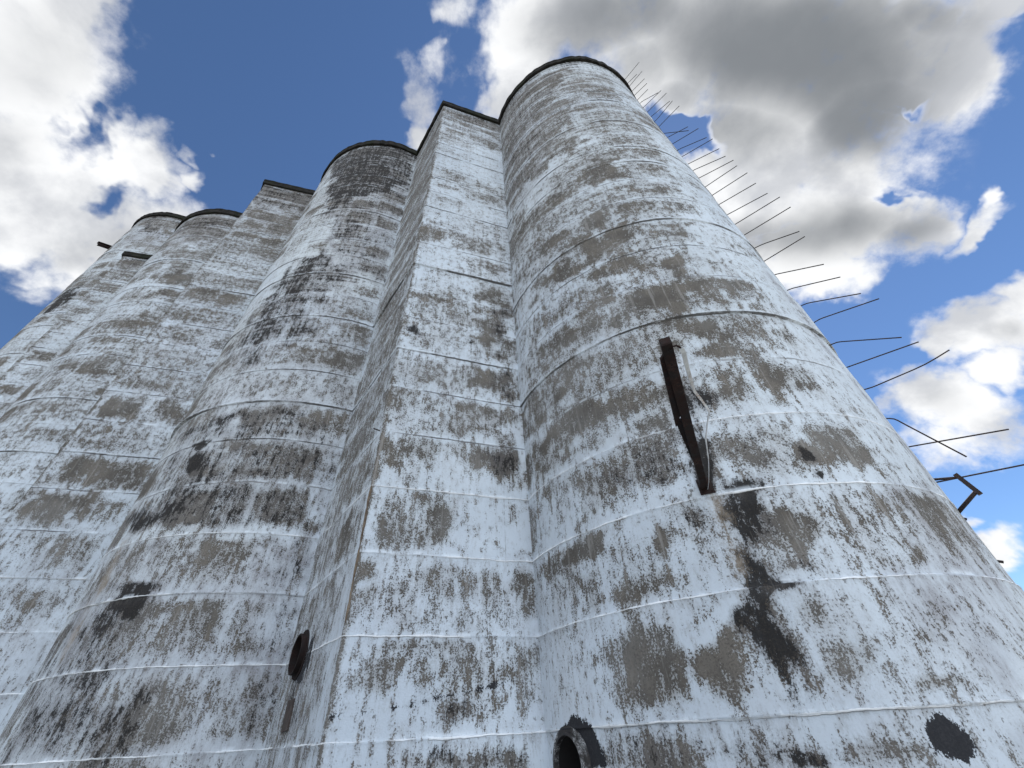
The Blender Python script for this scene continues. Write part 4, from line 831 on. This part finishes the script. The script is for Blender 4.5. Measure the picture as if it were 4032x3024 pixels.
# rust-brown broken arris low on the near bin, and a bent bar end
c1 = Vector((BIN['B1'][0][0], BIN['B1'][0][1], 0)); m = MB(); zz = [3.0+i*.11 for i in range(22)]
rr = [.012+.014*random.random() for _ in zz]; rr[0] = rr[-1] = .004
m.tube([c1+Vector((-.002+random.uniform(-.006, .006), .010+random.uniform(-.006, .006), z)) for z in zz], rr, 8)
m.build('rusty_edge', RUSTY, bins['B1'], True, bins['B1'].location)
m = MB(); q = c1+Vector((-.6255, .7802, 0))*.13+Vector((0, 0, 6.59)); m.tube([q+Vector((.05, .04, 0)), q+Vector((-.11, -.09, .01))], .013, 8)
m.build('rod', RODST, bins['B1'], True, bins['B1'].location)
bpy.context.view_layer.update()

# ------------------------------------------------------------------ rods cast into the near silo
TAN = Vector((6.95009, 6.55133, 0)); RN = Vector((.68585, -.72774, 0))     # radial direction of the row of rods
AX = Vector((CYL['S1'][0], CYL['S1'][1], 0)); R1 = CYL['S1'][2]
def rad(a, z): return AX+RN*(R1+a)+Vector((0, 0, z))
for rd in RODS:
    pts = [rad(rd[0][0]-.12 if rd[0][0] < .05 else -.1, rd[0][1])]+[rad(a, z) for a, z in (rd if rd[0][0] < .05 else rd[1:])]
    if len(pts) > 3:      # soften the bend
        q = [pts[0], pts[1]]
        for i in range(2, len(pts)-1):
            p = pts[i]; a = pts[i-1]; b = pts[i+1]; s = min((p-a).length, (b-p).length)*.45
            A = p+(a-p).normalized()*s; B = p+(b-p).normalized()*s
            q += [A, (A+p*2+B)/4, B]
        q.append(pts[-1]); pts = q
    m = MB(); m.tube(pts, .0125 if len(rd) > 1 and rd[-1][0] > .2 else .02, 8)
    m.build('rod', RODST, silo1, True, L1)

# ------------------------------------------------------------------ iron ports
def port(parent, loc, c, n, ro, proud, mat_c, name='port'):
    m = MB(); m.ring(c, n, ro, ro-.028, -.30, proud, 56)
    o = m.build('port_collar', mat_c, parent, True, loc)
    for p in o.data.polygons: p.use_smooth = False
    m = MB(); m.ring(c, n, ro+(.075 if proud < .08 else .066), ro-.01, -.08, .014, 56)
    m.build('mounting_plate', mat_c, o, False, loc)
    m = MB(); m.ring(c, n, ro-.028, ro-.034, -1.2, -.02, 56); m.disc(c, n, ro-.03, -1.19, 56)
    m.build('port_lining', VOID, o, True, loc)
    return o
port(silo1, L1, PORT1, n_at('S1', -4.36), .345, .055, COLLAR)
port(bins['B1'], bins['B1'].location, PORT2, N2, .318, .10, IRON)
# dark timber let into the side of the bin under its port
bc = BIN['B1']; m = MB()
def side(u, z, o=0.): return Vector((bc[0][0]+bc[3][0]*u, bc[0][1]+bc[3][1]*u, z))+N2*o
m.bar(side(2.03, 1.84, .006), side(2.05, 2.25, .006), .36, .03, N2)
m.build('timber_plug', BOARD, bins['B1'], False, bins['B1'].location)

# ------------------------------------------------------------------ steel bracket over the camera
ZB = 4.19
base, tip = Vector((2.724, 5.70, ZB)), Vector((1.396, 2.62, ZB))
brk = empty('steel_bracket', (2.724, 5.652, ZB), 'long dark rusty steel bracket jutting out from the nearest silo', 'bracket')
lb = brk.location
d = (tip-base).normalized(); sd = d.cross(Vector((0, 0, 1))).normalized()   # to the right seen from the wall
m = MB()
m.bar(base-d*.15+Vector((0, 0, .006)), tip+Vector((0, 0, .006)), .098, .012)                       # channel laid on its back
for o in (-.043, .043):
    m.bar(base-d*.15+sd*o+Vector((0, 0, .047)), tip+sd*o+Vector((0, 0, .047)), .011, .070)
m.bar(tip-d*.006+Vector((0, 0, .048)), tip+d*.004+Vector((0, 0, .048)), .074, .071)                # closed end
m.build('beam', RUST, brk, False, lb)
m = MB(); nb = n_at('S1', -1.388); pb0 = p_at('S1', -1.388, ZB+.05, -.02); m.bar(pb0, pb0+nb*.035, .20, .24); m.build('base_plate', RUST, brk, False, lb)
for du, dz in ((-.07, .13), (.07, .13), (-.07, -.03), (.07, -.03)):
    m = MB(); q = p_at('S1', -1.388+du, ZB+dz, .0); m.tube([q, q+nb*.035], .014, 6); m.build('bolt', RUST, brk, False, lb)
def slab(out, z, th):
    k = len(out); v = [(x, y, z) for x, y in out]+[(x, y, z+th) for x, y in out]
    return v, [tuple(range(k))[::-1], tuple(range(k, 2*k))]+[(i, (i+1) % k, k+(i+1) % k, k+i) for i in range(k)]
m = MB()
m.add(*slab([(1.43, 2.72), (1.405, 2.86), (1.60, 3.36), (1.79, 3.84), (1.86, 4.02), (1.84, 3.72), (1.64, 3.25)], ZB+.03, .03))
m.build('side_brace', RUST, brk, False, lb)
m = MB()
m.add(*slab([(1.80, 3.86), (2.12, 4.50), (2.50, 5.25), (2.665, 5.72), (2.73, 5.70), (2.56, 5.30), (2.12, 4.30), (1.93, 3.86)], ZB+.04, .012))
m.build('gusset_plate', RUST, brk, False, lb)
m = MB(); m.tube([(1.442, 2.686, 4.18), (1.462, 2.662, 4.20), (1.495, 2.648, 4.20), (1.53, 2.655, 4.17)], .009, 8)
m.build('hook', RUST, brk, True, lb)
SP = [(1.530, 2.655, 4.165), (1.553, 2.69, 4.14), (1.60, 2.804, 4.12), (1.669, 2.957, 4.11), (1.747, 3.12, 4.12), (1.809, 3.241, 4.13), (1.924, 3.39, 4.13), (2.071, 3.598, 4.13),
      (2.133, 3.852, 4.13), (2.207, 4.142, 4.13), (2.293, 4.363, 4.13), (2.397, 4.628, 4.13), (2.494, 4.913, 4.13), (2.619, 5.288, 4.14), (2.70, 5.56, 4.16)]
WID = [.042, .042, .040, .038, .034, .030, .026, .024, .032, .030, .024, .02, .018, .016, .016]
m = MB(); m.ribbon(SP, [Vector((.95, -.25, .1+.12*i)).normalized()*w for i, w in enumerate(WID)], .006)
m.build('hanging_strip', STRAP, brk, False, lb)

# ------------------------------------------------------------------ pipe bracket on the right of the near silo
pb = empty('pipe_bracket', rad(0, 4.5), 'small angular bracket of dark pipes on the lower right edge of the nearest silo', 'bracket')
lp = pb.location
m = MB(); m.tube([rad(-.15, 4.585), rad(.27, 4.458)], .020, 10); m.build('upper_arm', RODST, pb, True, lp)
m = MB(); m.bar(rad(.262, 4.520), rad(.352, 4.135), .06, .055, (RN.y, -RN.x, 0)); m.build('post', RODST, pb, False, lp)
m = MB(); m.tube([rad(.325, 4.19), rad(.295, 4.17), rad(-.15, 3.90)], .030, 12); m.build('lower_arm', RODST, pb, True, lp)

# ------------------------------------------------------------------ beam end on the far silo
N4 = Vector((-.46993, -.88271, 0)); A4 = Vector((CYL['S4'][0], CYL['S4'][1], 0)); R4 = CYL['S4'][2]
p0 = A4+N4*(R4-.3)+Vector((0, 0, 32.36)); p1 = A4+N4*(R4+.62)+Vector((0, 0, 31.9))
be = empty('beam_end', p0, 'short rusty beam end sticking out of the farthest silo, high at left', 'beam')
q = (p1-p0).normalized(); s4 = q.cross(Vector((0, 0, 1))).normalized(); u4 = s4.cross(q)
m = MB(); m.bar(p0, p1, .30, .035); m.bar(p0+u4*.20, p1+u4*.20, .30, .035); m.bar(p0+u4*.1, p1+u4*.1, .03, .165)
m.build('channel', RUST, be, False, be.location)

# ------------------------------------------------------------------ ground
m = MB(); N = 72
rings = [0, 3, 6, 10, 15, 22, 32, 48, 75, 120, 220, 450, 900, 2000]
gv = []; gf = []
for i, rr in enumerate(rings):
    for k in range(N):
        a = 2*math.pi*k/N
        gv.append((rr*math.cos(a), rr*math.sin(a), (.05*math.sin(rr*1.3+k*.7) if 0 < i < 12 else 0)*min(1, rr/20)-.0))
for i in range(len(rings)-1):
    for k in range(N):
        gf.append((i*N+k, i*N+(k+1) % N, (i+1)*N+(k+1) % N, (i+1)*N+k) if i else (0, N+k, N+(k+1) % N))
g = mesh_obj('ground', gv, gf, GROUND)
tag(g, 'dry gravel and grass ground around the silos', 'ground', kind='structure')

# ------------------------------------------------------------------ sky, clouds and sun
SUN_EL, SUN_AZ = math.radians(57), math.radians(38)        # azimuth from +Y (away from the camera) towards +X
EXPO = 1.26
world = bpy.data.worlds.new('World'); scn.world = world; world.use_nodes = True
t = NT(world.node_tree)
out = t.node('ShaderNodeOutputWorld')
sky = t.node('ShaderNodeTexSky', sky_type='NISHITA')
sky.sun_disc = False; sky.sun_elevation = SUN_EL; sky.sun_rotation = SUN_AZ
sky.altitude = 1500; sky.air_density = .9; sky.dust_density = .1; sky.ozone_density = 4.5
bg = t.node('ShaderNodeBackground'); hs = t.node('ShaderNodeHueSaturation'); t.l.new(sky.outputs[0], hs.inputs['Color']); hs.inputs['Saturation'].default_value = 1.05; hs.inputs['Value'].default_value = 1.04; t.l.new(hs.outputs[0], bg.inputs[0]); bg.inputs[1].default_value = .06
D = t.vmath('NORMALIZE', t.node('ShaderNodeTexCoord').outputs['Generated'])
sp = t.node('ShaderNodeSeparateXYZ'); t.l.new(D, sp.inputs[0])
zc = t.math('ADD', t.math('MAXIMUM', sp.outputs['Z'], -.2), 1.0)
cb = t.node('ShaderNodeCombineXYZ')
t.put(cb.inputs[0], t.math('DIVIDE', sp.outputs['X'], zc)); t.put(cb.inputs[1], t.math('DIVIDE', sp.outputs['Y'], zc))
Q = cb.outputs[0]                                          # the sky dome laid flat
def warp(v, scale, amt, seed):
    _, c = t.noise(t.mapping(v, loc=(seed, seed*2, seed*.5)), scale, 3, .6)
    return t.vmath('ADD', v, scaled(t.vmath('SUBTRACT', c, (.5, .5, .5)), amt))
def scaled(v, s):
    n = t.node('ShaderNodeVectorMath', operation='SCALE'); t.put(n.inputs[0], v); n.inputs['Scale'].default_value = s
    return n.outputs[0]
QW = warp(warp(Q, 7., .075, 3.1), 26., .042, 5.2)
QH = warp(QW, 18., .045, 2.2)
QS = warp(Q, 6., .06, 8.4)
def blobs(v, E, lo, hi, op='MAXIMUM'):
    acc = None
    for x, y, a, b, rot, st in E:
        m = t.mapping(v, loc=(x, y, 0), rot=(0, 0, math.radians(rot)), scale=(a, b, 1), typ='TEXTURE')
        w = t.smooth(t.vmath('LENGTH', m), lo, hi, st, 0.)
        acc = w if acc is None else t.math(op, acc, w)
    return acc
cover = t.math('SUBTRACT', blobs(QW, COVER, .25, 1.55), t.math('MULTIPLY', blobs(QH, HOLES, .1, 1.7), 1.0))
# behind and beside the viewer the same broken cumulus goes on
vd = t.vmath('DOT_PRODUCT', D, (0., .7597, .6502))
away = t.smooth(vd, .36, .56, 1., 0.)
far, _ = t.noise(t.mapping(Q, loc=(4, 7, 0)), 3.2, 5, .55)
cover = t.math('MAXIMUM', cover, t.math('MULTIPLY', away, t.smooth(far, .38, .55)))
f1, _ = t.noise(Q, 13., 9, .60)
f2, _ = t.noise(t.mapping(Q, loc=(3, 3, 1)), 46., 6, .62)
fb = t.math('ADD', t.math('MULTIPLY', t.math('SUBTRACT', f1, .5), 1.5), t.math('MULTIPLY', t.math('SUBTRACT', f2, .5), .62))
dens = t.math('ADD', cover, fb)
alpha = t.smooth(dens, .16, .84)
body = t.math('ADD', cover, t.math('MULTIPLY', fb, .28))      # smoother than the edge, shades the cloud's body
alpha = t.math('MULTIPLY', alpha, t.smooth(cover, .02, .25))
alpha = t.math('MULTIPLY', alpha, t.smooth(sp.outputs['Z'], -.02, .06))
soft_, _ = t.noise(t.mapping(Q, loc=(2, 9, 4)), 10., 6, .52)
core = t.math('ADD', blobs(QS, THICK, .1, 1.45, 'MAXIMUM'), t.math('MULTIPLY', t.math('SUBTRACT', soft_, .5), .6))
core = t.math('MULTIPLY', core, t.smooth(body, .36, .78))
puff, _ = t.noise(t.mapping(Q, loc=(6, 1, 2)), 9., 8, .54, dist=.2)
CB = 1.0
white = t.mix(t.smooth(puff, .36, .58), (.64*CB, .66*CB, .70*CB), (1.04*CB, 1.05*CB, 1.06*CB))
col = t.mix(t.smooth(core, .05, 1.0), white, (.240*CB, .258*CB, .280*CB))
col = t.mix(t.math('MULTIPLY', t.smooth(body, .28, .62, 1., 0.), .8), col, (1.1*CB, 1.1*CB, 1.12*CB))
key = t.smooth(t.vmath('DOT_PRODUCT', D, (.35, -.86, .37)), .15, .9)
lit = t.mix(t.math('MULTIPLY', away, key), (1, 1, 1), (2.6, 2.78, 3.0))              # unseen clouds behind the viewer, brightened as an added key light
col = t.mix(1., col, lit, 'MULTIPLY')
bc_ = t.node('ShaderNodeBackground'); t.put(bc_.inputs[0], col); bc_.inputs[1].default_value = 1.0/2**EXPO
mx = t.node('ShaderNodeMixShader'); t.put(mx.inputs[0], alpha)
t.l.new(bg.outputs[0], mx.inputs[1]); t.l.new(bc_.outputs[0], mx.inputs[2]); t.l.new(mx.outputs[0], out.inputs[0])
world.cycles.sampling_method = 'MANUAL'; world.cycles.sample_map_resolution = 512

sd_ = Vector((math.sin(SUN_AZ)*math.cos(SUN_EL), math.cos(SUN_AZ)*math.cos(SUN_EL), math.sin(SUN_EL)))
sl = bpy.data.lights.new('sun', 'SUN'); sl.energy = 3.0; sl.angle = math.radians(10); sl.color = (1., .95, .88)
so = bpy.data.objects.new('sun', sl); link(so); so.rotation_euler = sd_.to_track_quat('Z', 'Y').to_euler(); so.location = (0, 0, 60)

# ------------------------------------------------------------------ camera
PITCH, ROLL = math.radians(40.528), math.radians(3.5063)
right, fwd = Vector((1, 0, 0)), Vector((0, math.cos(PITCH), math.sin(PITCH)))
up = Vector((0, -math.sin(PITCH), math.cos(PITCH)))
rx = right*math.cos(ROLL)-up*math.sin(ROLL); uy = right*math.sin(ROLL)+up*math.cos(ROLL)
cam = bpy.data.cameras.new('camera'); cam.sensor_width = 36; cam.lens = 36*890.87/2212
cam.clip_start = .05; cam.clip_end = 6000
co = bpy.data.objects.new('camera', cam); link(co)
M = Matrix.Identity(4)
for i in range(3):
    M[i][0] = rx[i]; M[i][1] = uy[i]; M[i][2] = -fwd[i]
M[2][3] = EYE
co.matrix_world = M
scn.camera = co
scn.view_settings.view_transform = 'Standard'; scn.view_settings.look = 'None'
scn.view_settings.exposure = EXPO; scn.view_settings.gamma = 1.0
scn.cycles.max_bounces = 5; scn.cycles.diffuse_bounces = 2
scn.cycles.use_adaptive_sampling = True; scn.cycles.adaptive_threshold = .02
